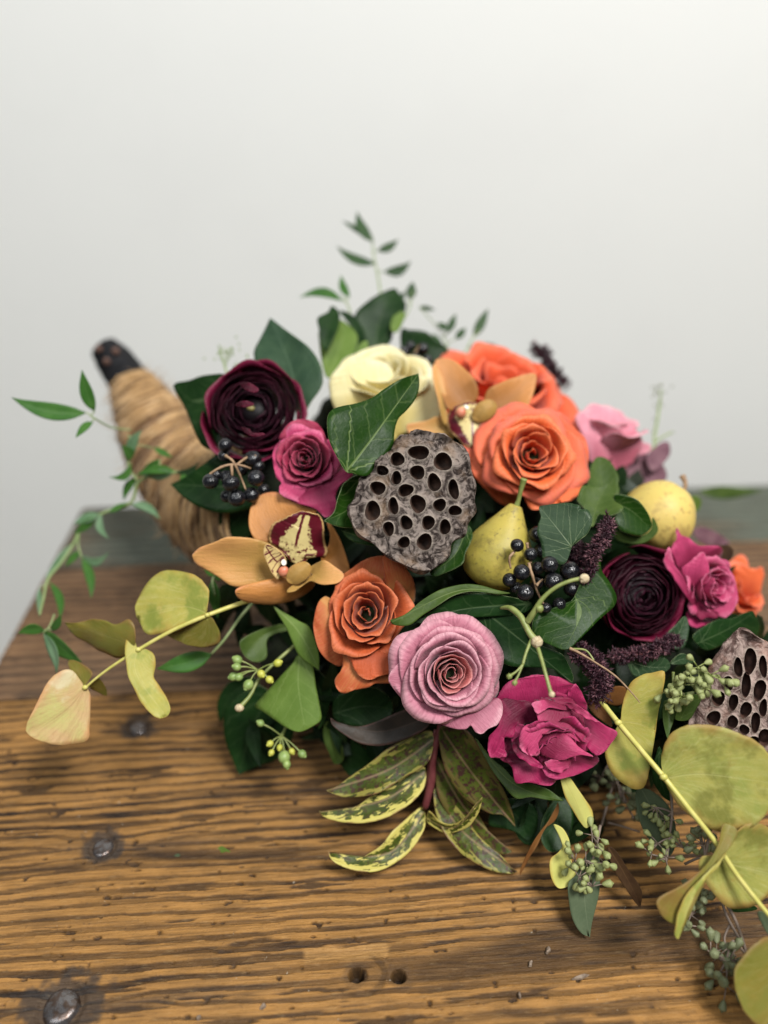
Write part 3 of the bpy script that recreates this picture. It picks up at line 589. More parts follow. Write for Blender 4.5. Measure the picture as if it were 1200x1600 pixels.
outer(rr_, 'F', '235,690 330,700 420,720 520,700 600,695 614,760 590,815 555,830 520,860 490,852 470,825 440,842 380,835 300,795', '430,700 460,780 520,850', .500, .487, 'r_mauve', curl=.12, fold=-.1, wave=.04, ruff=.02)
rr_ = rose('rose', 'burnt orange rose directly above left of the mauve pink rose, under the big lotus pod', 'rose', RG, 573, 958, .52, 60, (-.04, .24, 1), ('r_burnt', 'r_burnt', 'r_burnt'), n=19, H=1.15, ruffle=.03, curl=.65, zc=(.68, .90, .40), seed=12, point=.8, power=.85, squash=(1.0, 1.12), outer=5, outr=1.05)
outer(rr_, 'T', '100,490 180,430 270,520 320,700 400,860 420,1000 340,1080 240,1050 160,990 100,900 60,740 65,600', '330,560 170,700 90,760', .530, .520, 'r_burnt_out', curl=.18, fold=-.2, wave=.03)
outer(rr_, 'T', '330,900 500,900 700,900 880,800 960,860 850,1010 790,1130 790,1240 640,1250 560,1290 440,1310 360,1338 290,1312 258,1215 310,1130 330,1050', '560,880 480,1100 330,1320', .528, .515, 'r_burnt_out', curl=.14, fold=-.1, wave=.04, ruff=.03)
outer(rr_, 'T', '400,880 600,900 800,850 870,900 800,1060 780,1150 680,1180 600,1210 540,1205 470,1160 420,1070', '620,860 600,1050 590,1205', .522, .510, 'r_burnt', curl=.16, fold=-.15, wave=.03, ruff=.015)
outer(rr_, 'T', '715,60 850,80 940,180 1010,320 1000,520 920,590 850,612 790,520 740,330 720,180', '780,500 840,300 780,80', .532, .520, 'r_burnt_out', curl=.12, fold=-.3, wave=.03)
outer(rr_, 'T', '330,240 420,160 560,80 740,60 800,200 820,420 700,400 500,300', '600,420 560,250 600,75', .535, .530, 'r_burnt_out', curl=.1, wave=.03)
rr_ = rose('rose', 'small plum pink rose tucked under the left dark ranunculus', 'rose', RG, 477, 718, .548, 48, (-.12, .12, 1), ('r_plum', 'r_plum', 'r_magenta_light'), n=22, H=1.1, ruffle=.05, curl=.6, zc=(.7, .85, .35), seed=21, jag=.014)
outer(rr_, 'B', '650,910 700,870 740,800 780,820 815,845 760,900 735,950 740,1000 690,1045 640,1010 560,985 500,950 520,900 600,930', '620,860 660,930 690,1040', .553, .545, 'r_magenta_light', curl=.15, fold=-.1, wave=.05, ruff=.03)
outer(rr_, 'B', '470,690 500,620 560,585 640,600 680,650 700,720 720,790 640,760 560,700', '600,740 610,670 600,590', .558, .556, 'r_plum', curl=.1, wave=.05, ruff=.04)
outer(rr_, 'B', '440,800 435,750 470,700 540,760 560,900 640,920 650,970 590,985 500,950 470,930 480,890 450,850', '580,800 510,850 470,900', .556, .545, 'r_magenta_light', curl=.12, wave=.05, ruff=.04)
rr_ = rose('rose', 'coral orange open rose above the stemmed pear, right of the lotus pod', 'rose', RG, 832, 710, .565, 67, (-.02, .15, 1), ('r_coral', 'r_coral', 'r_coral_out'), n=22, H=1.05, ruffle=.035, curl=.75, zc=(.64, .86, .22), seed=33, point=.7, power=.88, outr=1.08)
outer(rr_, 'S', '380,770 480,775 600,770 640,900 700,1010 800,1120 780,1200 700,1200 620,1160 520,1060 450,970 430,860', '700,900 580,940 440,880', .588, .585, 'r_coral_out', curl=.15, fold=-.15, wave=.05, ruff=.03)
outer(rr_, 'S', '625,640 640,590 700,565 800,560 900,590 960,700 820,800 700,800 640,720', '820,800 740,700 690,570', .585, .572, 'r_coral_out', curl=.12, wave=.04)
outer(rr_, 'S', '950,560 1060,520 1130,560 1190,640 1270,720 1290,860 1240,1000 1150,1010 1050,800', '1050,850 1150,780 1240,700', .588, .580, 'r_coral_out', curl=.14, wave=.05)
outer(rr_, 'S', '820,1080 960,1000 1100,1000 1230,1000 1240,1080 1180,1150 1060,1180 940,1220 860,1200', '1020,950 1040,1070 1080,1180', .582, .565, 'r_coral', curl=.14, fold=-.1, wave=.04)
rose('rose', 'large red orange rose at the back, top of the bouquet behind the orchid', 'rose', RG, 785, 618, .67, 100, (.15, .75, .65), ('r_backcoral', 'r_backcoral', 'r_backcoral'), n=20, H=1.0, ruffle=.05, curl=1.0, zc=(.75, .95, .35), seed=41, point=.6, outr=1.1)
rr_ = rose('rose', 'pale cream rose at the top left, partly behind the pointed dark ivy leaf', 'rose', RG, 600, 600, .64, 66, (-.08, .70, .72), ('r_cream', 'r_cream', 'r_cream'), n=14, H=1.15, ruffle=.02, curl=.35, zc=(.8, .92, .70), seed=52, outr=1.06)
outer(rr_, 'B', '703,430 708,390 740,350 800,325 880,305 980,330 1010,420 960,540 900,640 820,620 750,560 718,500', '860,640 830,480 800,330', .64, .625, 'r_cream', curl=.22, fold=-.1, wave=.03)
outer(rr_, 'B', '1100,400 1180,380 1240,430 1235,560 1150,620 1040,660 1005,690 985,620 1000,500', '960,640 1080,560 1220,470', .64, .63, 'r_cream', curl=.15, fold=-.1, wave=.04)
rr_ = rose('rose', 'light pink half open rose seen from the side, at the right behind the coral rose', 'rose', RG, 945, 690, .665, 50, (.1, .90, .4), ('r_pink', 'r_pink', 'r_pink'), n=10, H=1.6, ruffle=.03, curl=.5, zc=(.9, 1.0, .8), seed=61, point=.5)
outer(rr_, 'D', '160,200 200,130 250,108 340,150 420,210 480,280 495,330 470,390 440,440 370,495 330,520 260,440 200,340', '330,500 300,320 260,120', .665, .655, 'r_pink', curl=.2, fold=-.15, wave=.04)
outer(rr_, 'D', '140,190 190,150 225,190 270,290 330,370 360,430 355,500 300,560 220,540 190,500 195,400 170,300', '300,540 240,380 180,170', .66, .648, 'r_pink', curl=.15, fold=-.3, wave=.04)
outer(rr_, 'D', '420,300 490,320 550,335 545,375 480,395 420,400 390,350', '400,370 470,350 545,350', .668, .665, 'r_pink', curl=.1, wave=.04)
rr_ = rose('rose', 'deep magenta ruffled garden rose facing down, lowest big flower right of the mauve rose', 'rose', RG, 866, 1165, .497, 52, (.05, -.55, .85), ('r_magenta', 'r_magenta', 'r_magenta'), n=15, H=1.0, ruffle=.10, curl=.8, zc=(.5, .7, .45), seed=75, jag=.03, power=.8)
mg = 'r_magenta'; ml = 'r_magenta_light'
outer(rr_, 'U', '130,330 200,200 330,110 480,80 620,80 740,120 800,160 850,240 885,330 800,420 600,420 300,420 180,420', '520,420 520,250 500,90', .520, .512, mg, curl=.10, wave=.05, ruff=.03, jag=.025)
outer(rr_, 'U', '640,200 720,240 740,200 800,150 860,240 882,330 760,360 660,320', '700,340 760,260 800,170', .512, .505, mg, curl=.1, wave=.07, ruff=.05, jag=.025)
outer(rr_, 'U', '118,700 112,560 180,450 205,262 340,270 460,290 530,350 500,430 420,455 350,465 318,490 290,555 225,560 235,640 255,700 180,722', '420,330 260,440 150,690', .506, .498, mg, curl=.14, fold=-.08, wave=.05, ruff=.03, jag=.025)
outer(rr_, 'U', '460,290 520,260 640,250 760,260 820,330 860,480 830,590 740,560 620,495 540,520 490,600 505,690 440,700 370,650 355,520 400,460 480,440', '640,270 600,400 430,680', .500, .490, ml, curl=.16, fold=-.05, wave=.05, ruff=.02, jag=.025)
outer(rr_, 'U', '490,620 520,550 600,500 680,510 760,560 840,640 935,712 850,690 760,705 700,730 600,720 520,690', '560,560 700,640 925,708', .492, .484, ml, curl=.18, fold=-.2, wave=.03, jag=.025)
outer(rr_, 'U', '690,315 760,295 860,330 950,415 1040,475 1125,522 1090,590 1030,670 960,705 900,650 860,600 800,430', '800,360 900,500 1060,620', .506, .492, mg, curl=.12, fold=.2, wave=.04, ruff=.04, jag=.025)
outer(rr_, 'U', '255,745 285,650 350,620 380,700 440,690 530,790 640,860 640,900 580,938 430,912 330,915 300,800', '420,680 430,800 500,925', .502, .494, mg, curl=.12, wave=.07, ruff=.05, jag=.025)
outer(rr_, 'U', '540,790 640,750 760,720 880,690 965,700 980,750 900,815 780,862 640,885 570,850', '760,700 760,780 760,860', .500, .490, mg, curl=.12, wave=.06, ruff=.04, jag=.025)
outer(rr_, 'U', '300,620 340,560 400,560 430,640 450,700 520,760 540,800 470,790 400,740 340,700', '330,600 400,680 520,780', .496, .488, mg, curl=.15, fold=.3, wave=.08, ruff=.05)
outer(rr_, 'U', '560,760 600,730 680,730 760,700 780,730 720,790 650,830 590,810', '760,715 680,760 580,790', .492, .486, ml, curl=.15, fold=.3, wave=.08, ruff=.06)
outer(rr_, 'U', '460,290 560,270 680,300 760,340 700,350 600,330 540,345 500,380 470,340', '600,275 590,310 560,345', .494, .490, ml, curl=.1, wave=.08, ruff=.06)
outer(rr_, 'U', '700,300 780,290 880,350 940,410 980,440 900,420 820,370 750,330', '720,300 840,350 970,435', .496, .488, ml, curl=.12, fold=.3, wave=.05, ruff=.06)
outer(rr_, 'U', '170,560 230,480 300,470 350,560 380,700 300,760 220,740 180,680', '300,520 270,640 230,730', .510, .506, mg, curl=.1, wave=.05, ruff=.03, jag=.025)
rr_ = rose('rose', 'bright magenta rose beside the right ranunculus below the golden pear', 'rose', RG, 1108, 916, .570, 42, (.42, -.08, .85), ('r_magenta_light', 'r_magenta_light', 'r_magenta_light'), n=18, H=1.2, ruffle=.05, curl=.7, zc=(.75, .92, .5), seed=82, point=.6, jag=.02)
outer(rr_, 'R', '255,800 310,700 335,605 360,660 420,680 505,745 700,760 720,900 600,1000 400,1000 280,900', '500,980 430,820 340,620', .585, .575, ml, curl=.10, wave=.04, ruff=.02, jag=.025)
outer(rr_, 'R', '210,870 260,770 290,900 340,1000 430,1160 530,1290 660,1335 665,1375 590,1398 515,1405 450,1290 340,1130 240,980', '520,1250 360,1060 225,880', .565, .555, ml, curl=.08, fold=.3, wave=.03, ruff=.02, jag=.025)
outer(rr_, 'R', '360,960 430,900 500,850 572,820 600,930 590,1100 605,1190 520,1205 450,1170 400,1080', '520,1190 520,1020 565,830', .570, .560, ml, curl=.15, fold=-.15, wave=.03, jag=.025)
outer(rr_, 'R', '600,920 700,940 755,1040 800,1080 850,1110 872,1200 860,1290 770,1395 660,1365 560,1290 520,1215 640,1190 700,1180', '620,1180 720,1220 830,1300', .575, .565, ml, curl=.12, wave=.05, ruff=.03, jag=.025)
outer(rr_, 'R', '410,1370 460,1330 520,1400 620,1400 700,1380 640,1440 540,1482 460,1475', '540,1380 540,1430 530,1480', .578, .57, mg, curl=.12, wave=.06, ruff=.04, jag=.025)
rr_ = rose('rose', 'orange rose at the far right edge behind the magenta rose', 'rose', RG, 1153, 925, .645, 50, (.45, .2, .8), ('r_orange', 'r_orange', 'r_orange'), n=14, H=1.1, ruffle=.07, curl=1.0, zc=(.75, .9, .4), seed=93)
outer(rr_, 'R', '820,950 900,930 1000,960 1090,950 1105,1040 1060,1180 1050,1330 960,1400 860,1380 880,1200 840,1080', '900,1250 960,1100 1080,970', .645, .635, 'r_orange', curl=.15, fold=-.2, wave=.05, ruff=.03, jag=.025)
rq_ = ranunculus('ranunculus', 'dark burgundy ranunculus with a green heart at the upper left above the black berries', 'ranunculus', 'dark ranunculus flowers', 391, 634, .57, 78, (-.02, .20, 1), seed=5, open_in=.24, n=60)
for ol_, sp_ in (('285,420 315,412 350,425 372,448 350,462 320,452 298,440', '290,420 330,440 368,450'), ('290,622 330,632 345,650 392,650 396,660 350,668 310,650', '292,624 340,650 392,655'), ('262,520 280,505 320,500 350,515 320,530 285,528', '265,520 300,512 348,516')): ROSE_P.append((rq_, 'B', ol_, sp_, .545, .543, 'ran_out', dict(curl=.1, wave=.06, ruff=.03)))
ranunculus('ranunculus', 'almost black ranunculus with tightly wrapped petals at the right beside the magenta rose', 'ranunculus', 'dark ranunculus flowers', 1010, 934, .55, 74, (.15, -.10, 1), seed=9, open_in=.05, n=66, heart=False)
for (rt_, z, ol, sp, d0, d1, mat, k) in ROSE_P: petal_blade(rt_, z, ol, sp, d0, d1, mat, **k)
# ------------------------------------------------------------------ lotus pods
def cdt_pod(name, label, outline, holes, d, nrm, mats, depth, ruff, seedn, cone):
    c = np.mean(np.array(outline), 0); p0 = P(c[0], c[1], d); nn = V(*nrm); x = nn.cross(UP).normalized()*-1; y = nn.cross(x)
    if y.dot(UP) < 0: x, y = -x, -y
    def loc(p): h = plane_hit(p[0], p[1], p0, nn)-p0; return (h.dot(x), h.dot(y))
    oc = catmull([loc(p) for p in outline], 6, True)
    hl = []
    for (hx, hy, rx, ry, rot) in holes:
        ps = []
        for k in range(18):
            a = 2*math.pi*k/18; w_ = 1+.07*math.sin(2*a+hx)+.05*math.sin(3*a+hy); u, v = rx*math.cos(a)*w_, ry*math.sin(a)*w_; cr, sr = math.cos(rot), math.sin(rot)
            ps.append(loc((hx+u*cr-v*sr, hy+u*sr+v*cr)))
        hl.append(np.array(ps))
    V2 = []; E = []
    def addloop(l, edges=True):
        s = len(V2); V2.extend([Vector((float(p[0]), float(p[1]))) for p in l])
        if edges: E.extend([(s+i, s+(i+1) % len(l)) for i in range(len(l))])
        return s
    addloop(oc); oc_n = len(oc); cen = oc.mean(0)
    def inside(p, poly):
        x_, y_ = p; r_ = False; n = len(poly)
        for i in range(n):
            x1, y1 = poly[i]; x2, y2 = poly[(i+1) % n]
            if (y1 > y_) != (y2 > y_) and x_ < (x2-x1)*(y_-y1)/(y2-y1)+x1: r_ = not r_
        return r_
    hs = []
    for l in hl: hs.append(addloop(l))
    hc = [l.mean(0) for l in hl]
    for l, cc in zip(hl, hc):
        for f in (1.10, 1.22, 1.38):
            for q in cc+(l-cc)*f:
                if inside(q, cen+(oc-cen)*.97) and not any(inside(q, h2c+(h2-h2c)*1.03) for h2, h2c in zip(hl, hc)): V2.append(Vector((float(q[0]), float(q[1]))))
    for f in (.99, .975, .955, .93, .90, .86):
        for q in cen+(oc-cen)*f:
            if not any(inside(q, h2c+(h2-h2c)*1.08) for h2, h2c in zip(hl, hc)): V2.append(Vector((float(q[0]), float(q[1]))))
    mn, mx = oc.min(0), oc.max(0); st = (mx-mn).max()/60
    for gx in np.arange(mn[0], mx[0], st):
        for gy in np.arange(mn[1], mx[1], st):
            q = (gx+rng.uniform(-.3, .3)*st, gy+rng.uniform(-.3, .3)*st)
            if inside(q, cen+(oc-cen)*.9) and not any(inside(q, h2c+(h2-h2c)*1.1) for h2, h2c in zip(hl, hc)): V2.append(Vector((float(q[0]), float(q[1]))))
    vo, _, fo, *_ = geometry.delaunay_2d_cdt(V2, E, [], 0, 1e-7)
    vo = np.array([(v.x, v.y) for v in vo]); faces = []
    for f in fo:
        m = vo[list(f)].mean(0)
        if inside(m, oc) and not any(inside(m, l) for l in hl): faces.append(tuple(f))
    Rm = np.linalg.norm(oc-cen, axis=1).mean(); z = np.zeros(len(vo)); rimv = np.zeros(len(vo))
    ang_o = np.arctan2(oc[:, 1]-cen[1], oc[:, 0]-cen[0]); rad_o = np.linalg.norm(oc-cen, axis=1); od = np.argsort(ang_o)
    for i, p in enumerate(vo):
        q = p-cen; a = math.atan2(q[1], q[0]); rr = np.linalg.norm(q)/np.interp(a, ang_o[od], rad_o[od], period=2*math.pi)
        z[i] += Rm*.05*(1-rr*rr); e = max(0, (rr-.84)/.16)
        z[i] += -Rm*.10*math.sin(min(1, e)*math.pi)*.5 + ruff*Rm*e*e*(mnoise.noise(Vector((math.cos(a)*5, math.sin(a)*5, seedn)))*1.2+mnoise.noise(Vector((math.cos(a)*14, math.sin(a)*14, seedn)))*.8)
        z[i] += Rm*.022*mnoise.noise(Vector((p[0]*150, p[1]*150, seedn)))+Rm*.012*mnoise.noise(Vector((p[0]*420, p[1]*420, seedn)))
        for l, cc in zip(hl, hc):
            hr = np.linalg.norm(l-cc, axis=1).mean(); dq = np.linalg.norm(p-cc)
            if dq < hr*2.2:
                dd = min(np.linalg.norm(l-p, axis=1)); g = math.exp(-(dd/(.18*hr))**2); z[i] += Rm*.030*g; rimv[i] = max(rimv[i], g)
    root = empty(name, p0-nn*depth, label, 'seed pod', 'dried lotus pods'); to3 = lambda q, zz: p0+x*float(q[0])+y*float(q[1])+nn*float(zz)
    def top(q):
        return z[np.argmin(np.linalg.norm(vo-q, axis=1))]
    mesh_obj('pod_face', [to3(p, zz) for p, zz in zip(vo, z)], faces, M[mats[0]], root, attrs={'rimv': rimv})
    for l, cc in zip(hl, hc):
        vs = []; n = len(l); zt = [top(q) for q in l]
        for r_, (f, dz) in enumerate(((1.0, 0), (.97, .0010), (.95, .004), (.85, .011), (.35, .014))):
            for q, zz in zip(l, zt): vs.append(to3(cc+(q-cc)*f, zz-dz))
        fs = [(r_*n+i, r_*n+(i+1) % n, (r_+1)*n+(i+1) % n, (r_+1)*n+i) for r_ in range(4) for i in range(n)]+[tuple(4*n+i for i in range(n))]
        mesh_obj('seed_cavity', vs, fs, M[mats[1]], root)
    vs = []; prof = ((1.0, 0), (1.03, .10), (1.0, .22), (.93, .36), (.74, .7), (.45, 1.1), (.16, 1.5)); n = oc_n
    zt = [top(q) for q in oc]
    for k, (f, dz) in enumerate(prof):
        for i, (q, zz) in enumerate(zip(oc, zt)):
            wr = 1+.020*math.sin(i*.42+k*.7)*(0 < k < 5)+.015*math.sin(i*.17+2)*(k > 0); vs.append(to3(cen+(q-cen)*f*(wr if k else 1), zz-dz*depth))
    fs = [(k*n+i, k*n+(i+1) % n, (k+1)*n+(i+1) % n, (k+1)*n+i) for k in range(len(prof)-1) for i in range(n)]
    mesh_obj('pod_body', vs, fs, M[mats[0]], root, attrs={'rimv': np.zeros(len(vs))}); return root
def hz(z, L):
    ox, oy, k = ZOOM[z]; return [(ox+a/k, oy+b/k, c/k, e/k, r) for a, b, c, e, r in L]
cdt_pod('lotus_pod', 'big grey brown dried lotus seed pod facing the viewer in the middle of the bouquet',
    pts('O', '560,175 640,158 730,165 800,190 860,215 930,280 975,370 1000,470 1020,560 1025,640 1020,700 1000,760 960,830 930,900 860,960 835,1040 760,1120 690,1160 600,1150 500,1110 430,1070 350,1020 290,960 200,900 140,820 120,720 145,640 180,540 205,480 290,430 330,380 400,310 450,230 500,190'),
    hz('O', [(622, 313, 73, 54, 0), (795, 380, 63, 70, 0), (466, 360, 58, 48, .2), (612, 457, 57, 50, -.1), (360, 442, 44, 39, .1), (462, 497, 40, 47, 0), (328, 568, 56, 50, 0), (528, 585, 58, 44, -.55), (732, 530, 49, 66, 0), (872, 577, 40, 70, -.15),
              (290, 733, 60, 69, .1), (440, 697, 39, 61, -.05), (616, 683, 57, 66, 0), (772, 690, 45, 48, 0), (882, 730, 47, 39, -.1), (532, 818, 43, 55, -.2), (690, 817, 52, 47, -.6), (810, 848, 44, 52, 0), (405, 860, 43, 50, -.2), (515, 958, 46, 41, 0), (663, 955, 58, 58, 0)]),
    .50, (-.12, .10, 1), ('pod', 'pod_hole'), .034, .16, 3.3, 1)
cdt_pod('lotus_pod', 'paler pinkish brown dried lotus seed pod cut by the right edge of the picture',
    pts('G', '940,205 965,160 1020,100 1080,90 1150,130 1230,200 1275,330 1300,480 1290,620 1240,760 1120,800 960,780 840,720 775,640 765,580 800,480 850,400 875,300'),
    hz('G', [(1100, 255, 35, 74, 0), (1035, 290, 25, 54, -.15), (1172, 285, 24, 58, -.1), (980, 375, 29, 41, 0), (925, 460, 38, 40, 0), (900, 568, 42, 38, -.5), (1008, 480, 25, 50, .1), (1078, 385, 26, 72, 0), (1152, 415, 36, 58, .3), (1172, 512, 24, 48, .1), (1076, 522, 31, 48, .2),
              (1003, 590, 30, 40, .4), (1068, 632, 28, 30, 0), (1130, 592, 27, 56, .1), (1185, 675, 40, 50, 0), (1120, 700, 30, 36, 0), (1225, 560, 22, 50, 0), (1222, 430, 22, 50, 0)]),
    .495, (-.42, .05, 1), ('pod2', 'pod_hole2'), .034, .20, 8.3, 1)
# ------------------------------------------------------------------ orchids
def orchid(label, z, d, parts, lip, side, col, anth, cap):
    c = P(*pts(z, col)[0], d); root = empty('orchid', c-TOC*.01, label, 'orchid', 'amber orchids')
    for (mt, ol, sp, d0, d1, kw) in parts: petal_blade(root, z, ol, sp, d0, d1, mt, thick=.0007, wave=.05, **kw)
    blade('lip', root, pts(z, lip[0]), pts(z, lip[1]), d-.004, d-.012, 'lip', thick=.0007, wave=.12, fold=-.45, curl=.06, rings=10, nper=8, ruff=.035, jag=.035)
    if side: blade('side_lobe', root, pts(z, side[0]), pts(z, side[1]), d-.008, d-.014, 'lip_side', thick=.0009, wave=.06, fold=.3, rings=8)
    k = ZOOM[z][2]
    cx_, cy_ = [float(v_) for v_ in col.split(',')]; f_ = k/4.444
    ov = [(-85, 35), (-70, -25), (-25, -65), (45, -80), (85, -45), (75, 15), (35, 55), (-15, 77), (-65, 65)]
    blade('column', root, pts(z, ' '.join('%f,%f' % (cx_+a*f_, cy_+b*f_) for a, b in ov)), pts(z, '%f,%f %f,%f' % (cx_-60*f_, cy_+50*f_, cx_+60*f_, cy_-60*f_)), d-.012, d-.014, 'orchid_lit', curl=.22, fold=-.4, wave=.10, thick=.0010, soft=True)
    for nm, q, rx, ry, m_, dd in (('throat', anth, 36, 40, 'anther_red', -.011), ('anther_cap', cap, 20, 12, 'white_cap', -.012)):
        p = P(*pts(z, q)[0], d+dd); s = d/F/k; mb = MB().add(sphere_vf(p, rx*s, 34*s, ry*s, 16, 10, rot=Matrix.Rotation(.5, 3, 'Y'))); mb.build(nm, M[m_], root)
    return root
orchid('amber orchid with a yellow and maroon lip at the left under the plum rose', 'N', .54, [
    ('orchid', '500,380 455,330 438,250 450,160 490,85 560,48 640,50 740,90 860,150 900,200 760,330 640,390', '690,400 560,240 510,85', .548, .552, dict(fold=.35, roll=15)),
    ('orchid_lit', '48,480 100,425 200,380 290,340 400,345 520,370 640,430 680,560 620,650 480,680 330,675 230,625 130,575 70,540', '680,520 420,500 50,485', .545, .535, dict(fold=.30, sharp=(0,), roll=-12)),
    ('orchid', '348,735 390,705 520,680 700,640 860,600 900,690 830,770 700,820 590,838 470,828 390,800', '880,650 620,750 350,740', .545, .525, dict(fold=-.35, roll=-25)),
    ('orchid', '985,250 1040,310 1090,420 1118,540 1110,600 1040,600 960,560 930,460 980,420 1000,340', '960,560 1060,420 990,255', .545, .55, dict(fold=.4, roll=25)),
    ('orchid_lit', '870,560 980,530 1040,560 1095,610 1070,670 1010,690 950,690 880,665 830,700 790,745 750,762 748,735 780,690 840,640', '870,600 960,640 1090,620', .535, .525, dict(fold=.5, roll=-20, curl=.12))],
    ('560,350 590,280 660,240 740,195 830,175 920,210 950,290 955,400 972,470 950,505 905,480 860,500 800,540 740,530 690,470 620,430 575,395', '760,520 770,400 820,200'),
    ('560,400 620,420 680,470 700,530 650,590 640,640 600,600 570,540 540,460', '690,560 620,510 560,420'), '785,605', '680,590', '682,528')
orchid('amber orchid seen from the front above the lotus pod between the cream and coral roses', 'S', .595, [
    ('orchid', '180,180 215,140 300,150 390,230 470,340 480,440 400,480 280,520 230,420 200,280', '390,480 290,320 210,150', .60, .605, dict(fold=.4, roll=10)),
    ('orchid', '540,470 560,380 640,330 760,280 870,245 915,270 890,400 850,500 840,580 700,600 600,560', '570,540 740,420 905,260', .60, .60, dict(fold=.35, roll=-10)),
    ('orchid_lit', '120,590 200,560 260,600 330,680 280,730 180,690 60,670 0,680 -20,620 60,600', '310,660 160,630 0,650', .60, .60, dict(fold=.3, roll=0)),
    ('orchid_lit', '180,180 230,270 255,400 270,560 300,620 260,620 225,560 195,420 165,260', '270,600 225,400 180,190', .595, .60, dict(fold=.4, roll=30)),
    ('orchid_lit', '720,500 770,480 830,520 860,570 800,590 730,590', '740,580 800,540 850,560', .59, .59, dict(fold=.5, roll=0))],
    ('270,560 300,480 370,450 460,440 560,470 620,540 640,600 610,700 560,750 480,775 400,760 340,700 290,640', '450,520 450,640 460,770'), None, '540,520', '370,530', '410,490')
# ------------------------------------------------------------------ pears
def pear(label, c, rad, top, prof, mat, stem_pts, d):
    root = empty('pear', P(*c, d), label, 'pear', 'small yellow pears'); cc = P(*c, d); tp = P(*top[0], top[1]); ax = (tp-cc); L = ax.length; ax.normalize(); fr = frame_of(cc, ax); R = rad*d/F
    ns = 32; vs = []; prof = catmull([(a, b) for a, b in prof], 5)
    for (h, r_) in prof:
        for j in range(ns):
            a = 2*math.pi*j/ns; w_ = 1+.02*math.sin(a*2+h*3)+.012*math.sin(3*a); vs.append((R*r_*w_*math.cos(a), R*r_*w_*math.sin(a), h*L if h > 0 else h*R))
    fs = [(i*ns+j, i*ns+(j+1) % ns, (i+1)*ns+(j+1) % ns, (i+1)*ns+j) for i in range(len(prof)-1) for j in range(ns)]
    vs = (fr[0] @ np.array(vs).T).T+fr[1]; mesh_obj('fruit', vs, fs, M[mat], root)
    tube('stalk', [tuple(P(*s)) for s in stem_pts], [.0028, .0016, .0017, .0026], M['green_stem' if mat == 'pear_green' else 'tan_stem'], root, seg=9)
pear('small green yellow pear with an upright stalk, between the lotus pod and the black berries', (778, 868), 52, ((806, 789), .535), [(-1.0, .02), (-.98, .35), (-.75, .78), (-.35, .98), (0, 1.0), (.25, .92), (.5, .70), (.75, .44), (.92, .27), (.99, .18), (1.0, .03)], 'pear_green', [(805, 796, .535), (810, 782, .533), (814, 765, .530), (819, 748, .527)], .54)
pear('round golden yellow pear with a short brown stalk at the right above the magenta rose', (1031, 803), 55, ((1062, 762), .60), [(-1.0, .02), (-.97, .35), (-.75, .76), (-.35, .97), (0, 1.0), (.4, .90), (.75, .68), (.95, .42), (1.02, .22), (.97, .10), (.93, .02)], 'pear_gold', [(1056, 772, .60), (1068, 766, .598), (1071, 755, .598), (1066, 743, .60)], .605)
# ------------------------------------------------------------------ black berries
def berries(label, blist, twigs, mat='berry', twig='tan_stem', group='clusters of black berries'):
    x, y, r, d = blist[0]; root = empty('berry_cluster', P(x, y, d), label, 'berries', group)
    proto = None
    for (x, y, r, d) in blist:
        R = r*d/F; p = P(x, y, d); rot = Matrix.Rotation(rng.uniform(0, 6), 4, 'Z') @ Matrix.Rotation(rng.uniform(-.9, .9), 4, 'X') @ Matrix.Diagonal((R, R*.97, R*.92, 1))
        if proto is None:
            vs, fs = sphere_vf((0, 0, 0), 1, 1, 1, 20, 14); vs = np.array(vs); dent = np.exp(-((vs[:, 0]**2+vs[:, 1]**2)/.03))*(vs[:, 2] > 0); vs[:, 2] -= .12*dent
            me = bpy.data.meshes.new('berry'); me.from_pydata(vs.tolist(), [], fs); me.materials.append(M[mat]); me.polygons.foreach_set('use_smooth', [True]*len(fs)); proto = me
        o = bpy.data.objects.new('berry', proto); o.matrix_basis = Matrix.Translation(p) @ rot; link(o, root)
    for tw in twigs: tube('twig', [tuple(P(*q)) for q in tw], [.0012, .0009, .0007], M[twig], root, seg=6, bump=.25)
berries('cluster of black berries on a tan twig hanging under the left ranunculus', [(352, 695, 11.5, .545), (350, 712, 10, .55), (329, 752, 13, .535), (354, 745, 11, .55), (361, 755, 14, .535), (395, 717, 14, .55), (404, 728, 10, .55), (400, 747, 14, .54), (370, 778, 14, .54), (393, 773, 13, .545), (355, 775, 11, .55), (412, 765, 10, .56), (378, 735, 10, .56), (338, 742, 9, .55)],
    [[(322, 746, .535), (345, 730, .533), (370, 726, .535), (392, 732, .54)], [(352, 712, .54), (365, 722, .534), (376, 745, .54), (384, 765, .54)], [(362, 726, .534), (363, 742, .533), (366, 752, .54)], [(370, 727, .535), (385, 715, .545), (400, 712, .545)]])
berries('cluster of glossy black berries lying over the dark ivy leaf beside the stemmed pear', [(808, 852, 11, .505), (829, 866, 11, .51), (840, 835, 14, .525), (859, 882, 14, .495), (840, 888, 11, .51), (865, 908, 14.5, .493), (815, 894, 13.5, .50), (796, 906, 11.5, .505), (820, 926, 14, .495), (890, 892, 16, .515), (855, 850, 11, .53), (853, 950, 9, .505), (874, 944, 11, .515), (893, 920, 13, .525), (838, 912, 11, .515), (880, 866, 11, .53), (806, 918, 10, .51), (845, 860, 12, .525)],
    [[(804, 862, .505), (796, 872, .503), (798, 888, .505)], [(826, 880, .508), (832, 900, .503), (840, 925, .505), (850, 945, .505)], [(838, 915, .50), (848, 905, .503)], [(823, 848, .515), (826, 862, .515), (830, 880, .51)]])
berries('small group of black berries in the shade at the back, above the cream rose', [(632, 549, 9, .67), (648, 560, 9, .67), (660, 545, 10, .68), (641, 540, 8, .68), (655, 575, 8, .67), (668, 562, 8, .67)], [[(640, 570, .675), (648, 552, .672), (655, 540, .67)]])
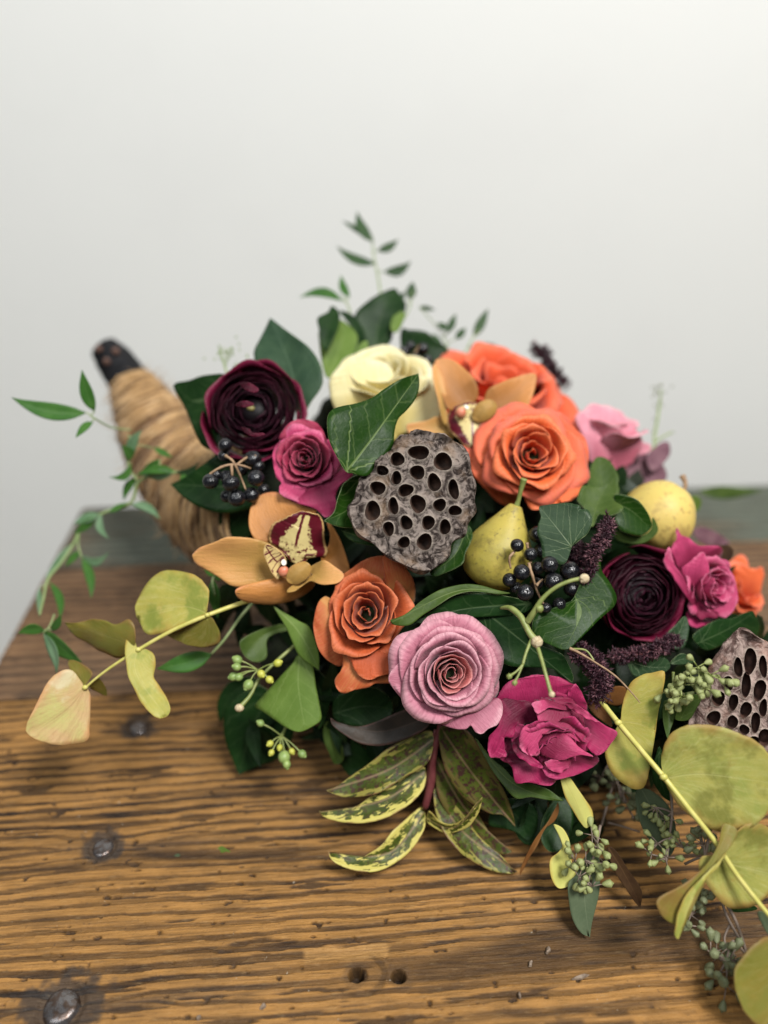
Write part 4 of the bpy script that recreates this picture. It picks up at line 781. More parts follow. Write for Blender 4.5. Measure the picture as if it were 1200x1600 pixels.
# ------------------------------------------------------------------ ivy leaves (outlines traced, each at its own distance)
IG = 'ivy leaves'
def ivy(label, z, ol, sp, d0, d1, mat, **k):
    k.setdefault('wave', .05); k.setdefault('rim', 'pale_rim'); return solo('ivy_leaf', label, 'leaf', IG, outline=pts(z, ol), spine=pts(z, sp), d0=d0, d1=d1, mat=mat, **k)
ivy('glossy dark green pointed ivy leaf with pale veins lying over the cream rose', 'B', '780,830 735,760 700,690 688,630 690,580 712,548 760,530 830,515 900,488 960,445 1040,400 1122,370 1125,430 1108,490 1070,540 1030,580 1008,640 1000,705 970,750 930,785 890,845 850,848 815,838', '785,828 900,680 1120,375', .500, .535, 'ivy_mid', sharp=(11,), fold=.14, roll=8)
ivy('large soft grey green ivy leaf standing up behind the left ranunculus', 'B', '360,285 380,205 425,108 500,165 565,215 620,260 665,330 680,400 665,450 625,510 595,570 575,590 540,540 470,480 400,400', '580,580 520,330 425,112', .605, .63, 'ivy_grey', sharp=(2,), fold=.2, roll=-10)
ivy('broad dark green ivy leaf at the left behind the ranunculus, over the twine horn', 'p', '270,602 300,594 330,586 355,590 350,650 345,700 322,700 306,672 290,640', '348,600 310,630 272,603', .60, .62, 'ivy_dark', fold=.1, roll=10)
ivy('dark ivy leaf with a drawn out tip below the left black berries', 'B', '-40,890 40,850 130,790 200,740 260,760 340,820 400,900 380,980 300,1010 200,1025 100,1000 20,950', '340,900 180,900 -30,890', .585, .59, 'ivy_dark', fold=.1, sharp=(0,))
ivy('dim slate green ivy leaf hanging over the horn mouth left of the orchid', 'B', '190,1100 200,1000 300,960 380,1000 340,1080 330,1140 270,1170 220,1160', '330,1000 260,1070 210,1150', .60, .61, 'ivy_dark', fold=.1)
ivy('small glossy ivy leaf curling round the left side of the big lotus pod', 'B', '678,1062 725,1020 735,950 760,890 830,848 860,860 870,930 850,1010 830,1080 790,1095 730,1085', '840,870 800,1000 680,1060', .53, .515, 'ivy_mid', sharp=(0,), fold=.35, roll=-20)
ivy('narrow dark leaf under the lower left edge of the big lotus pod', 'B', '760,1100 830,1080 900,1140 960,1150 940,1180 860,1170 800,1150', '770,1110 860,1140 950,1165', .53, .53, 'ivy_mid', fold=.2)
ivy('green ivy leaf hanging below the big lotus pod, beside the stemmed pear', 'O', '700,1165 790,1110 850,1040 870,960 940,860 985,840 1010,900 990,970 955,1040 940,1110 880,1150 800,1180 740,1200', '960,870 880,1050 710,1180', .528, .515, 'ivy_mid', fold=.3, roll=15)
ivy('long curved ivy leaf with its pale back showing, sweeping over the mauve rose', 'F', '90,325 160,300 230,240 310,190 380,168 450,158 520,165 590,185 655,200 600,205 520,195 450,195 380,215 310,260 240,305 180,350 110,348', '640,198 400,190 100,335', .508, .492, 'ivy_olive', sharp=(0, 8), fold=.2, roll=12)
ivy('dark shaded blade of the curved leaf directly above the mauve rose', 'F', '195,330 300,250 400,205 520,200 640,215 760,250 700,300 560,310 420,320 300,340', '740,250 460,270 210,325', .515, .505, 'ivy_dark', fold=.2)
ivy('slate green ivy leaf with clear white veins above the black berries, right of the pear', 'Q', '312,62 370,45 440,35 520,28 590,40 635,55 640,80 690,85 725,140 722,200 690,270 640,310 590,350 560,370 545,440 520,495 480,510 420,480 345,470 335,400 325,340 298,270 305,200 325,140', '565,370 440,210 320,65', .505, .515, 'ivy_slate', fold=.12, roll=-6)
ivy('fresh green ivy leaf standing behind the slate green leaf, under the pink rose', 'D', '200,560 215,480 240,420 270,402 310,420 345,465 370,520 368,560 372,610 300,640 220,620', '290,620 280,510 265,405', .575, .59, 'ivy_olive', fold=.2)
ivy('yellow green folded ivy leaf right above the burgundy amaranth', 'D', '145,640 170,575 230,572 290,565 320,552 345,600 350,650 388,690 380,720 330,735 270,715 230,790 190,700 150,660', '230,780 260,660 315,556', .545, .56, 'ivy_olive', fold=.3, roll=-14, rim='pale_rim')
ivy('dark green cupped ivy leaf in front of the golden pear', 'D', '350,612 420,615 480,640 530,700 556,760 550,800 500,832 440,825 380,800 350,740 372,680', '365,660 450,700 545,790', .553, .55, 'ivy_mid', fold=.35, roll=10)
ivy('lighter underside of a leaf peeping below the cupped leaf by the golden pear', 'D', '352,800 420,828 500,838 555,800 560,735 590,780 588,820 540,865 480,882 400,872 360,850', '370,830 480,860 585,800', .56, .56, 'ivy_olive', fold=.1)
ivy('large glossy pale edged ivy leaf under the berries, left of the right ranunculus', 'Q', '780,470 790,560 850,650 905,760 895,830 850,880 780,940 700,1020 620,1100 560,1160 500,1175 430,1150 340,1110 270,1060 250,980 300,880 420,860 560,800 640,640 720,520', '600,780 640,900 520,1150', .515, .505, 'ivy_mid', fold=.10, sharp=(0,))
ivy('very dark veined ivy leaf above the magenta garden rose', 'Q', '-200,700 -60,760 80,870 180,900 250,1040 300,1130 400,1170 490,1210 540,1290 575,1380 570,1430 480,1370 400,1320 200,1310 60,1290 -50,1200 -150,1050 -220,900', '-150,850 120,1060 560,1420', .515, .51, 'ivy_dark', sharp=(10,), fold=.1)
ivy('big pale green ivy leaf under the orchid, above the table on the left', 'E', '555,850 590,860 625,900 640,1000 655,1080 662,1150 620,1185 560,1210 500,1190 440,1150 380,1110 342,1085 380,1040 430,990 480,940 530,890', '565,855 560,1000 590,1200', .555, .535, 'ivy_light', fold=-.18, roll=6)
ivy('slender light green ivy leaf hanging between orchid and burnt orange rose', 'E', '440,620 490,650 560,690 610,720 640,790 655,860 655,920 610,890 560,850 530,790 500,720 470,670', '445,622 560,740 652,912', .55, .54, 'ivy_light', sharp=(0, 6), fold=-.2, roll=-10)
ivy('dark half of an ivy leaf right behind the big pale green one', 'I', '440,190 500,240 570,300 595,370 580,440 555,510 530,540 545,470 520,380 490,290', '450,200 540,350 540,530', .57, .565, 'ivy_dark', fold=.1)
ivy('yellowing curled ivy leaf tip hidden below the orchid', 'I', '160,135 200,100 280,65 370,45 400,70 330,90 290,120 285,200 240,225 190,200', '380,60 270,100 200,180', .575, .56, 'ivy_olive', fold=.3)
ivy('large very dark ivy leaf reaching down to the table at the lower left', 'I', '90,500 110,430 180,370 260,330 360,420 420,520 400,600 330,680 250,710 160,750 130,680 100,600', '300,380 220,540 162,745', .60, .60, 'ivy_dark', fold=.15, sharp=(9,), wave=.03)
ivy('dark ivy leaf edge at the far lower left of the bouquet', 'I', '65,490 58,420 80,360 130,310 220,290 260,340 180,370 110,440 80,500', '230,310 130,370 70,480', .61, .61, 'ivy_dark', fold=.1)
ivy('dark folded ivy leaf resting on the table below the pale umbels', 'I', '560,560 600,520 660,560 760,640 820,700 740,740 680,755 630,700 580,640', '590,540 670,640 690,750', .585, .585, 'ivy_dark', fold=-.3)
ivy('mid green folded ivy edge left of the variegated branch', 'I', '555,530 580,500 610,550 645,620 650,680 610,700 580,640 560,590', '570,510 610,600 630,690', .575, .575, 'ivy_olive', fold=.3, rim=None)
ivy('deep green ivy leaf in shadow under the burnt orange rose', 'I', '600,420 640,370 720,340 820,350 880,420 860,490 780,530 680,520 610,490', '620,460 740,430 870,440', .56, .56, 'ivy_dark', fold=.1)
ivy('tall dark ivy leaf at the very top of the bouquet', 'M', '525,450 550,470 582,530 570,580 530,610 515,700 480,730 420,745 370,740 340,640 345,580 400,520 460,480', '440,740 460,600 530,455', .68, .70, 'ivy_dark', fold=.15, rim=None)
ivy('bright green ivy leaf behind the cream rose at the top', 'M', '275,600 330,640 357,690 335,770 290,830 235,870 205,860 185,780 175,700 178,655 230,700 255,650', '220,860 270,740 300,620', .655, .67, 'ivy_light', fold=.1, rim=None)
ivy('dark bluish ivy leaf folded over the bright green one at the top left', 'M', '175,650 168,600 215,565 235,535 268,560 272,620 245,690 205,745 180,700', '200,720 220,640 250,560', .65, .665, 'ivy_dark', fold=.2, rim=None)
ivy('dark ivy leaf between the two top leaves behind the cream rose', 'M', '270,560 330,575 380,640 400,720 380,770 340,780 350,700 330,640', '360,760 350,650 290,565', .67, .68, 'ivy_dark', fold=.2, rim=None)
ivy('small bright green leaf edge right of the tall dark top leaf', 'M', '560,560 580,575 560,630 535,660 510,640 520,590 545,570', '525,650 545,600 570,565', .675, .68, 'ivy_light', fold=.2, rim=None)
ivy('small light green leaf tip touching the back of the cream rose', 'M', '340,790 355,730 385,700 405,705 400,745 375,780', '350,780 375,745 400,710', .65, .655, 'ivy_light', fold=.2, rim=None)
ivy('broad dark ivy leaf at the top right behind the cream rose and orchid', 'M', '560,650 600,650 650,652 690,665 725,700 770,725 778,790 720,810 650,840 600,790 560,740', '600,800 650,730 760,730', .69, .69, 'ivy_dark', fold=.2, rim=None)
ivy('wide dark green ivy leaf at the right edge between magenta rose and pale lotus pod', 'D', '790,1400 830,1350 920,1300 1010,1290 1060,1265 1115,1252 1130,1290 1170,1330 1165,1390 1150,1430 1060,1420 960,1440 860,1470', '830,1420 980,1350 1120,1260', .54, .56, 'ivy_dark', fold=-.2)
ivy('dark ivy leaf with a pale edge tucked under the right ranunculus', 'G', '640,110 690,60 740,10 762,60 750,140 720,190 660,180', '660,170 710,100 745,15', .54, .545, 'ivy_slate', fold=.15)
ivy('small dark leaf behind the burgundy florets right of centre', 'G', '430,250 520,230 630,240 660,290 600,330 500,345 450,330', '440,260 540,290 650,290', .53, .53, 'ivy_slate', fold=.1)
ivy('pointed dark leaf right of the seeded eucalyptus cluster', 'G', '660,270 720,215 780,240 800,260 740,275', '670,270 730,245 795,258', .53, .53, 'ivy_slate', fold=.1)
ivy('long pale backed leaf sticking out under the magenta garden rose', 'J', '790,160 860,250 920,300 980,360 1060,375 1130,400 1200,455 1130,450 1050,435 980,440 920,380 860,300', '800,180 960,370 1190,452', .53, .50, 'ivy_olive', sharp=(6,), fold=.2)
ivy('dark blue green leaf hanging in the shade below the magenta garden rose', 'J', '850,560 880,460 960,440 1060,470 1080,560 1040,640 980,600 920,580', '900,480 980,520 1030,620', .545, .54, 'ivy_dark', fold=.1)
ivy('shaded blue green leaf resting on the table behind the yellow leaf', 'K', '130,380 150,280 210,200 270,220 285,300 270,380 230,440 170,450', '220,220 210,330 190,440', .535, .52, 'ivy_dark', fold=.1)
ivy('second shaded leaf just below the magenta garden rose petals', 'K', '10,200 80,220 150,260 140,360 90,420 40,400 0,320', '60,220 80,300 90,410', .55, .54, 'ivy_dark', fold=.1)
ivy('rust brown leaf peeping out right of the magenta garden rose', 'G', '200,480 260,470 310,500 330,560 340,620 290,590 230,540', '220,490 280,530 335,610', .525, .52, 'rust_leaf', fold=.1)
ivy('olive brown leaf in front of the burgundy florets at the right', 'G', '290,450 340,400 410,400 420,450 400,490 350,500 300,480', '300,470 350,440 415,430', .53, .525, 'rust_leaf', fold=.1, rim=None)
# ------------------------------------------------------------------ silver dollar eucalyptus branches
def branch(name, label, cat, group, base): return empty(name, P(*base), label, cat, group)
b1 = branch('eucalyptus_branch', 'yellow green round leaved eucalyptus branch reaching left over the table from under the orchid', 'eucalyptus', 'round leaved eucalyptus branches', (372, 944, .54))
stem(b1, [(400, 936, .545), (372, 944, .54), (320, 963, .53), (270, 985, .53), (225, 1010, .53), (180, 1038, .53), (150, 1060, .53), (130, 1078, .53)], [.0018, .0016, .0014, .0010, .0008], 'yellow_stem')
for x, y in ((324, 961), (216, 1015), (133, 1074)): MB().add(sphere_vf(P(x, y, .529), .0021, .0018, .0018, 10, 6)).build('node', M['yellow_stem'], b1)
def leafp(par, z, ol, sp, d0, d1, mat, **k):
    k.setdefault('soft', mat.startswith('euc')); k.setdefault('jag', .012 if mat.startswith('euc') else 0); return blade('leaf', par, pts(z, ol), pts(z, sp), d0, d1, mat, **k)
leafp(b1, 'H', '970,295 978,250 983,190 960,150 920,115 860,100 800,92 740,108 695,150 655,215 637,270 648,320 690,388 740,392 800,380 860,350 920,320', '970,292 850,262 640,310', .53, .545, 'eucalyptus', ruff=.008, wave=.08, fold=.08, roll=10)
leafp(b1, 'H', '985,310 1015,350 1032,400 1020,440 960,455 890,445 830,425 780,400 850,370 920,330', '975,310 960,390 900,440', .53, .54, 'eucalyptus_olive', ruff=.008, wave=.06, fold=-.1)
leafp(b1, 'H', '310,335 370,340 430,325 490,335 540,350 590,330 625,370 635,430 600,480 560,515 520,510 460,480 400,450 340,400', '620,440 500,400 315,338', .53, .55, 'eucalyptus_olive', ruff=.008, wave=.08, fold=-.2, roll=-20, sharp=(0,))
leafp(b1, 'H', '645,470 680,465 720,490 730,540 720,590 745,630 780,690 798,740 790,770 750,788 710,770 660,710 630,650 600,590 590,520 586,450 605,385 630,420', '645,470 640,580 780,780', .53, .515, 'eucalyptus', ruff=.008, wave=.08, fold=.25, roll=-25)
leafp(b1, 'H', '395,640 370,600 330,560 280,570 230,610 190,680 160,740 130,800 125,855 180,890 250,908 330,905 410,885 420,820 424,740 425,680 410,650', '395,645 320,740 160,850', .53, .515, 'eucalyptus_blush', ruff=.008, wave=.08, fold=.08, roll=-12)
leafp(b1, 'H', '390,630 440,580 400,540 350,515 322,520 330,560 355,610', '395,635 370,570 330,520', .53, .545, 'eucalyptus_olive', ruff=.008, wave=.06, fold=.15)
leafp(b1, 'H', '420,640 460,600 495,640 500,680 470,670', '420,640 460,640 498,670', .535, .55, 'eucalyptus_olive', ruff=.008, wave=.04)
b2 = branch('eucalyptus_branch', 'large round leaved eucalyptus branch with a thick yellow stem crossing the lower right corner', 'eucalyptus', 'round leaved eucalyptus branches', (955, 1112, .50))
stem(b2, [(935, 1090, .51), (965, 1128, .495), (1000, 1170, .48), (1038, 1215, .468), (1075, 1262, .46), (1115, 1312, .455), (1150, 1365, .45), (1185, 1410, .445), (1215, 1445, .44)], [.0019, .0018, .0017, .0015, .0014], 'yellow_stem')
for x, y, d in ((966, 1129, .493), (1037, 1214, .466), (1128, 1332, .452)): MB().add(sphere_vf(P(x, y, d), .0026, .0022, .0022, 10, 6)).build('node', M['yellow_stem'], b2)
leafp(b2, 'G', '390,580 395,520 415,440 450,370 500,335 560,318 632,312 625,400 600,520 580,640 560,760 530,930 470,955 400,920 345,870 310,800 305,740 340,690 390,620', '385,590 480,600 580,640', .50, .49, 'eucalyptus', ruff=.008, wave=.08, fold=.12, rings=7)
leafp(b2, 'G', '625,900 612,820 620,740 650,670 710,620 770,603 860,605 960,620 1060,660 1150,710 1220,800 1250,900 1220,1020 1180,1110 1100,1170 1000,1190 900,1185 800,1130 700,1040 650,960', '632,905 850,880 1230,930', .470, .455, 'eucalyptus_big', ruff=.008, wave=.06, fold=.06, rings=9)
leafp(b2, 'K', '990,455 1000,400 1060,330 1110,310 1170,320 1240,370 1270,440 1260,560 1200,640 1100,700 1000,700 930,630 880,540 890,480 940,470', '990,490 1060,520 1250,560', .457, .465, 'eucalyptus_big', ruff=.008, wave=.08, fold=.1)
leafp(b2, 'K', '985,330 1020,322 1055,350 1050,390 1000,460 960,530 900,590 850,660 830,720 800,800 780,862 765,800 720,770 680,720 666,670 700,640 780,610 850,570 920,500 965,420', '1020,330 920,560 785,850', .452, .44, 'eucalyptus_olive', ruff=.008, wave=.06, fold=.5, roll=20, sharp=(10,), rings=8)
leafp(b2, 'K', '1000,460 960,530 900,590 855,660 830,720 800,800 782,860 762,840 770,760 790,690 850,610 930,540', '1000,470 860,620 782,855', .447, .437, 'eucalyptus', ruff=.008, wave=.03, fold=.1)
leafp(b2, 'K', '1200,850 1140,870 1090,930 1055,1010 1050,1080 1070,1160 1110,1230 1180,1290 1280,1320 1380,1200 1380,1000 1300,880', '1330,870 1230,1050 1080,1150', .445, .43, 'eucalyptus_olive', ruff=.008, wave=.06, fold=.1)
leafp(b2, 'K', '1150,740 1180,735 1210,790 1230,850 1200,840 1170,790', '1155,740 1190,790 1220,845', .45, .455, 'sage', fold=.1)
# ------------------------------------------------------------------ variegated drooping branch
b3 = branch('leucothoe_branch', 'branch of variegated cream green and maroon leaves drooping onto the table below the mauve rose', 'branch', None, (690, 1120, .535))
stem(b3, [(694, 1110, .535), (684, 1150, .537), (676, 1190, .54), (674, 1220, .543), (664, 1262, .546)], [.0016, .0022, .0026, .0032, .0026], 'red_stem', seg=9)
stem(b3, [(680, 1140, .54), (672, 1180, .545), (668, 1230, .545), (662, 1265, .546)], [.001, .0014, .0018, .001], 'red_stem')
leafp(b3, 'J', '110,65 160,100 250,105 330,80 420,40 500,20 580,55 560,110 490,150 400,185 320,195 240,180 170,140 120,100', '570,60 340,130 115,75', .54, .535, 'vari_shadow', fold=.25, wave=.05, sharp=(0,), roll=15)
leafp(b3, 'J', '90,405 140,385 200,340 290,280 380,210 470,160 560,125 590,140 590,210 570,270 520,310 460,340 400,380 330,420 240,435 160,435', '585,170 380,310 95,405', .54, .535, 'vari_green', fold=.28, wave=.04, sharp=(0,), roll=20)
leafp(b3, 'J', '55,500 100,525 150,525 220,490 300,430 380,370 450,320 520,295 552,300 555,370 530,420 480,470 400,520 320,550 230,560 140,550 80,530', '550,320 360,450 60,505', .545, .535, 'vari_cream', fold=.30, wave=.04, sharp=(0,), roll=22)
leafp(b3, 'J', '100,690 115,725 160,740 230,735 290,700 350,655 400,590 460,540 530,485 550,500 555,560 530,620 480,690 420,740 350,775 280,787 200,775 130,745 105,715', '545,510 380,700 102,695', .546, .527, 'vari_cream', fold=.35, wave=.05, sharp=(0,), roll=20)
leafp(b3, 'J', '620,110 700,100 760,130 820,220 880,330 930,420 965,520 975,575 920,520 860,510 800,480 740,440 690,380 650,310 625,220', '640,130 770,320 970,565', .535, .53, 'vari_dark', fold=.2, wave=.03, sharp=(7,))
leafp(b3, 'J', '605,250 640,290 680,360 740,440 790,490 850,600 920,660 960,690 900,700 830,660 760,620 680,540 620,440 600,340', '610,270 740,490 950,685', .545, .54, 'vari_dark', fold=.2, wave=.03)
leafp(b3, 'J', '600,390 640,420 700,480 750,540 800,610 850,660 910,710 950,760 985,785 940,795 860,780 780,740 710,690 650,620 610,540 592,450', '605,400 720,590 980,785', .546, .532, 'vari_green', fold=.3, wave=.05, sharp=(8,), roll=-15)
leafp(b3, 'J', '560,545 580,490 620,545 680,560 740,530 780,480 820,438 808,500 770,560 720,590 660,605 600,580', '565,540 690,580 815,445', .54, .515, 'vari_cream', fold=.3, wave=.03, sharp=(6,))
# ------------------------------------------------------------------ other single leaves and twigs near the table
LG = 'loose eucalyptus leaves below the magenta rose'
def one(label, z, ol, sp, d0, d1, mat, name='eucalyptus_leaf', cat='leaf', group=LG, **k):
    k.setdefault('wave', .04); return solo(name, label, cat, group, outline=pts(z, ol), spine=pts(z, sp), d0=d0, d1=d1, mat=mat, **k)
one('lemon yellow leaf hanging straight down under the magenta garden rose', 'K', '228,96 270,105 310,160 345,210 380,265 382,310 350,342 320,315 285,260 255,210 235,150', '232,98 290,200 350,338', .50, .505, 'lemon_leaf', fold=-.2)
one('second yellow leaf, spoon shaped, beside the seeded eucalyptus buds near the table', 'K', '195,325 235,340 265,390 272,440 280,500 305,530 295,590 255,618 215,622 185,580 173,520 180,480 215,455 240,420 235,380', '197,328 240,440 240,610', .51, .50, 'lemon_leaf', fold=.2)
one('thin brown twisted leaf hanging left of the spoon shaped yellow leaf', 'K', '215,220 218,260 195,310 150,350 120,420 80,480 50,530 42,565 38,540 60,480 100,400 150,335 190,290 205,250', '215,225 130,390 40,560', .515, .52, 'rust_leaf', fold=.4, nper=3)
one('sage grey oval leaf lying on the table below the seeded cluster', 'K', '262,600 300,560 340,480 380,440 410,490 410,600 398,690 375,790 365,852 320,830 285,770 268,690', '370,480 340,640 362,850', .50, .492, 'sage', sharp=(8,), fold=.1)
one('dark brown dried leaf lying on the table right of the seeded cluster', 'K', '450,430 490,450 540,530 590,600 608,650 600,708 570,680 530,620 490,560 460,500', '455,435 530,560 602,705', .505, .505, 'brown_leaf', sharp=(6,), fold=.3)
one('sage green oval leaf behind the seeded eucalyptus at the lower right', 'K', '580,170 640,160 720,220 760,300 768,400 740,470 680,440 620,360 590,280', '610,165 680,300 740,465', .52, .51, 'sage', fold=.1, wave=.03)
one('olive leaf edge in front of the pale lotus pod', 'G', '690,580 700,520 740,430 800,440 840,450 800,520 760,580', '720,570 760,500 835,450', .50, .50, 'ivy_olive', fold=.1)
one('narrow olive leaf between the yellow round leaf and the pale lotus pod', 'G', '615,560 625,480 660,480 690,510 680,580 660,640 650,690 630,640', '640,490 650,580 652,685', .51, .50, 'ivy_olive', fold=.2)
one('dark green leaf below the thick yellow stem in the lower right', 'G', '580,780 610,740 660,1000 640,1020 600,980 560,900', '600,760 600,880 640,1010', .515, .515, 'ivy_dark', fold=.1)
one('small dark leaf on the table in the lower right, under the round leaves', 'K', '1010,710 1060,700 1120,700 1150,720 1110,732 1040,735', '1015,715 1080,715 1145,722', .485, .485, 'ivy_dark')
one('flat green leaf lying at the back of the table at the far right', 'D', '820,590 880,568 960,562 1060,570 1170,585 1100,610 1000,632 900,630 850,612', '830,592 980,598 1165,586', .80, .80, 'ivy_olive', name='green_leaf', group=None, sharp=(4,))
one('glossy black brown leaf tip between the magenta and orange roses at the right', 'R', '690,770 740,750 800,760 830,800 820,860 780,900 730,905 700,870 680,820', '690,780 750,820 800,890', .59, .59, 'brown_leaf', name='dark_leaf', group=None)
for lab, z, ol, sp in (('dusky mauve leaf behind the golden pear at the back', 'D', '370,520 440,400 520,380 620,440 640,520 560,560 460,580 400,600', '420,560 500,470 600,440'), ('dark red brown leaf above the golden pear', 'D', '530,400 600,330 650,320 660,380 620,440 560,480', '550,470 600,400 650,330'),
    ('blurred purple leaf behind the magenta rose at the right', 'R', '480,640 540,590 640,620 740,680 790,740 680,760 560,740', '490,650 620,680 780,740')):
    one(lab, z, ol, sp, .67, .69, 'mauve_leaf', name='purple_leaf', group='purple leaves at the back')
one('tiny green leaf scrap lying on the table at the left', 'p', '340,1326 346,1322 353,1326 360,1331 352,1333 344,1331', '341,1326 350,1328 359,1331', .553, .551, 'ivy_light', name='leaf_scrap', group=None)
one('tiny grey leaf scrap on the table left of the green one', 'p', '272,1337 277,1334 282,1336 276,1340', '272,1337 277,1337 282,1336', .549, .548, 'sage', name='leaf_scrap', group=None)
# splinters
SPM = simple('pale_splinter', (.14, .10, .07), (.24, .18, .13), 400, .7)
for (x, y, L_, w_, an, lab) in ((905, 1527, .0145, .0032, .25, 'longest pale flat wood splinter on the table, below the sage grey leaf'), (857, 1484, .0065, .0042, .9, 'small grey wood chip on the table left of the largest splinter'), (829, 1505, .0050, .0030, 1.1, 'dark little wood chip on the table at lower centre right'), (812, 1555, .0060, .0022, 1.6, 'upright grey sliver of wood near the bottom edge of the picture'), (411, 1572, .0055, .0030, .8, 'small wood chip near the bottom edge, left of the two screw holes'), (310, 1590, .0040, .0034, .4, 'tiny pale chip at the bottom edge right of the big bolt')):
    c = G(x, y, .0008); mbs_ = []; r5 = np.random.default_rng(x)
    for k in range(9): a = 2*math.pi*k/9; rr_s = r5.uniform(.6, 1.1); u, v = L_/2*math.cos(a)*rr_s, w_/2*math.sin(a)*rr_s; mbs_.append((c.x+u*math.cos(an)-v*math.sin(an), c.y+u*math.sin(an)+v*math.cos(an)))
    vs = [(p_[0], p_[1], .0002) for p_ in mbs_]+[(c.x+(p_[0]-c.x)*.7, c.y+(p_[1]-c.y)*.7, .0012+.0008*r5.random()) for p_ in mbs_]+[(c.x, c.y, .0018)]
    fs = [(k, (k+1) % 9, 9+(k+1) % 9, 9+k) for k in range(9)]+[(9+k, 9+(k+1) % 9, 18) for k in range(9)]
    tag(mesh_obj('wood_splinter', vs, fs, SPM, smooth=False), lab, 'splinter', 'wood splinters on the table')
# ------------------------------------------------------------------ seeded eucalyptus clusters
budme = {}
def bud_mesh(mat):
    if mat not in budme:
        prof = [(0, .02), (.12, .22), (.45, .42), (.72, .50), (.80, .46), (.88, .30), (1.0, .10), (1.08, .01)]; ns = 8; vs = [(r_*math.cos(6.2832*j/ns), r_*math.sin(6.2832*j/ns), h) for h, r_ in prof for j in range(ns)]
        fs = [(i*ns+j, i*ns+(j+1) % ns, (i+1)*ns+(j+1) % ns, (i+1)*ns+j) for i in range(len(prof)-1) for j in range(ns)]
        me = bpy.data.meshes.new('seed_bud'); me.from_pydata(vs, [], fs); me.materials.append(M[mat]); me.polygons.foreach_set('use_smooth', [True]*len(fs)); budme[mat] = me
    return budme[mat]
def seeded(label, nodes, main, mat='bud_green', smat='grey_stem', size=.0072, per=6, seed=1, cat='seeded eucalyptus', group='seeded eucalyptus sprigs', spread=1.0):
    r = np.random.default_rng(seed); root = empty('seeded_sprig', P(*main[0]), label, cat, group); mb = MB(); mb.add(tube(None, [tuple(P(*q)) for q in main], [.0011, .0009, .0006], None, seg=6))
    for (x, y, d) in nodes:
        c = P(x, y, d); q = min(((P(*m_)-c).length, m_) for m_ in main)[1]; mb.add(tube(None, [tuple(P(*q)), tuple((P(*q)+c)/2+Vector((0, 0, .001))), tuple(c)], [.0007, .0006], None, seg=5, n=3))
        for k in range(per):
            dr = Vector((r.normal(), r.normal()*.6, r.normal())).normalized(); L = size*.9*spread*r.uniform(.6, 1.2); e = c+dr*L
            mb.add(tube(None, [tuple(c), tuple(e)], [.0004, .0004], None, seg=4, n=1))
            s = size*r.uniform(.75, 1.1); dd = (dr+Vector((0, 0, -.25))).normalized(); m4 = Matrix.Translation(e) @ dd.to_track_quat('Z', 'Y').to_matrix().to_4x4() @ Matrix.Diagonal((s*.72, s*.72, s, 1))
            o = bpy.data.objects.new('seed_bud', bud_mesh(mat)); o.matrix_basis = m4; link(o, root)
    mb.build('stem', M[smat], root); return root
seeded('dense bunch of green eucalyptus seed buds beside the spoon shaped yellow leaf on the table', [(925, 1305, .50), (935, 1325, .498), (945, 1350, .495), (915, 1345, .495), (905, 1370, .49), (925, 1385, .49), (898, 1345, .495)], [(938, 1290, .51), (932, 1320, .502), (925, 1350, .498), (918, 1385, .492)], seed=3)
seeded('seed buds on thin grey stems hanging over the sage leaf, lower right', [(1025, 1262, .50), (1040, 1280, .50), (1028, 1318, .495), (1055, 1312, .495), (1068, 1325, .493), (1040, 1340, .49), (1018, 1335, .492)], [(1048, 1235, .505), (1050, 1270, .50), (1046, 1310, .495), (1042, 1345, .49)], seed=5, size=.0062)
seeded('pale green seed buds in front of the pale lotus pod', [(1090, 1042, .475), (1110, 1055, .473), (1080, 1062, .476), (1100, 1075, .475), (1125, 1060, .473), (1065, 1088, .478), (1050, 1095, .48)], [(1060, 1062, .485), (1080, 1060, .478), (1100, 1058, .475), (1120, 1055, .474)], seed=7, size=.0068, smat='green_stem')
seeded('small buds below the pale green bunch left of the big round leaf', [(1045, 1075, .485), (1055, 1085, .484), (1068, 1070, .483)], [(1052, 1050, .49), (1052, 1085, .485)], seed=8, size=.0064, smat='green_stem', per=5)
seeded('shaded seed buds on the table under the magenta rose at the right', [(940, 1215, .555), (960, 1225, .555), (975, 1238, .55), (985, 1262, .55), (990, 1280, .545), (970, 1250, .55)], [(950, 1195, .56), (965, 1225, .553), (985, 1270, .55)], mat='bud_sage', seed=9, size=.0075)
seeded('seed buds hidden behind the folded round leaf at the lower right', [(1090, 1405, .475), (1080, 1430, .475), (1070, 1445, .475), (1098, 1395, .475), (1110, 1300, .48), (1100, 1320, .48)], [(1110, 1290, .48), (1100, 1350, .478), (1085, 1420, .475)], mat='bud_sage', seed=11, size=.007)
seeded('grey green seed buds lying on the table in the lower right corner', [(1120, 1495, .468), (1140, 1500, .465), (1125, 1520, .465), (1150, 1505, .465), (1135, 1540, .46), (1110, 1490, .468)], [(1130, 1405, .475), (1150, 1440, .47), (1165, 1488, .468), (1145, 1470, .468), (1135, 1500, .466)], mat='bud_sage', seed=13, size=.0085, per=5)
tw = branch('bare_twig', 'thin brown forked twig lying on the table in the lower right corner', 'twig', None, (1125, 1400, .48))
stem(tw, [(1092, 1290, .50), (1100, 1330, .495), (1120, 1380, .485), (1135, 1430, .478), (1160, 1475, .472), (1168, 1492, .47)], [.0012, .0010, .0008], 'grey_stem', 'branchlet'); stem(tw, [(1140, 1445, .477), (1132, 1470, .474), (1150, 1495, .47)], [.0008, .0006], 'grey_stem', 'branchlet')
stem(tw, [(1070, 1350, .495), (1095, 1340, .49), (1120, 1345, .49)], [.0009, .0007], 'grey_stem', 'branchlet')
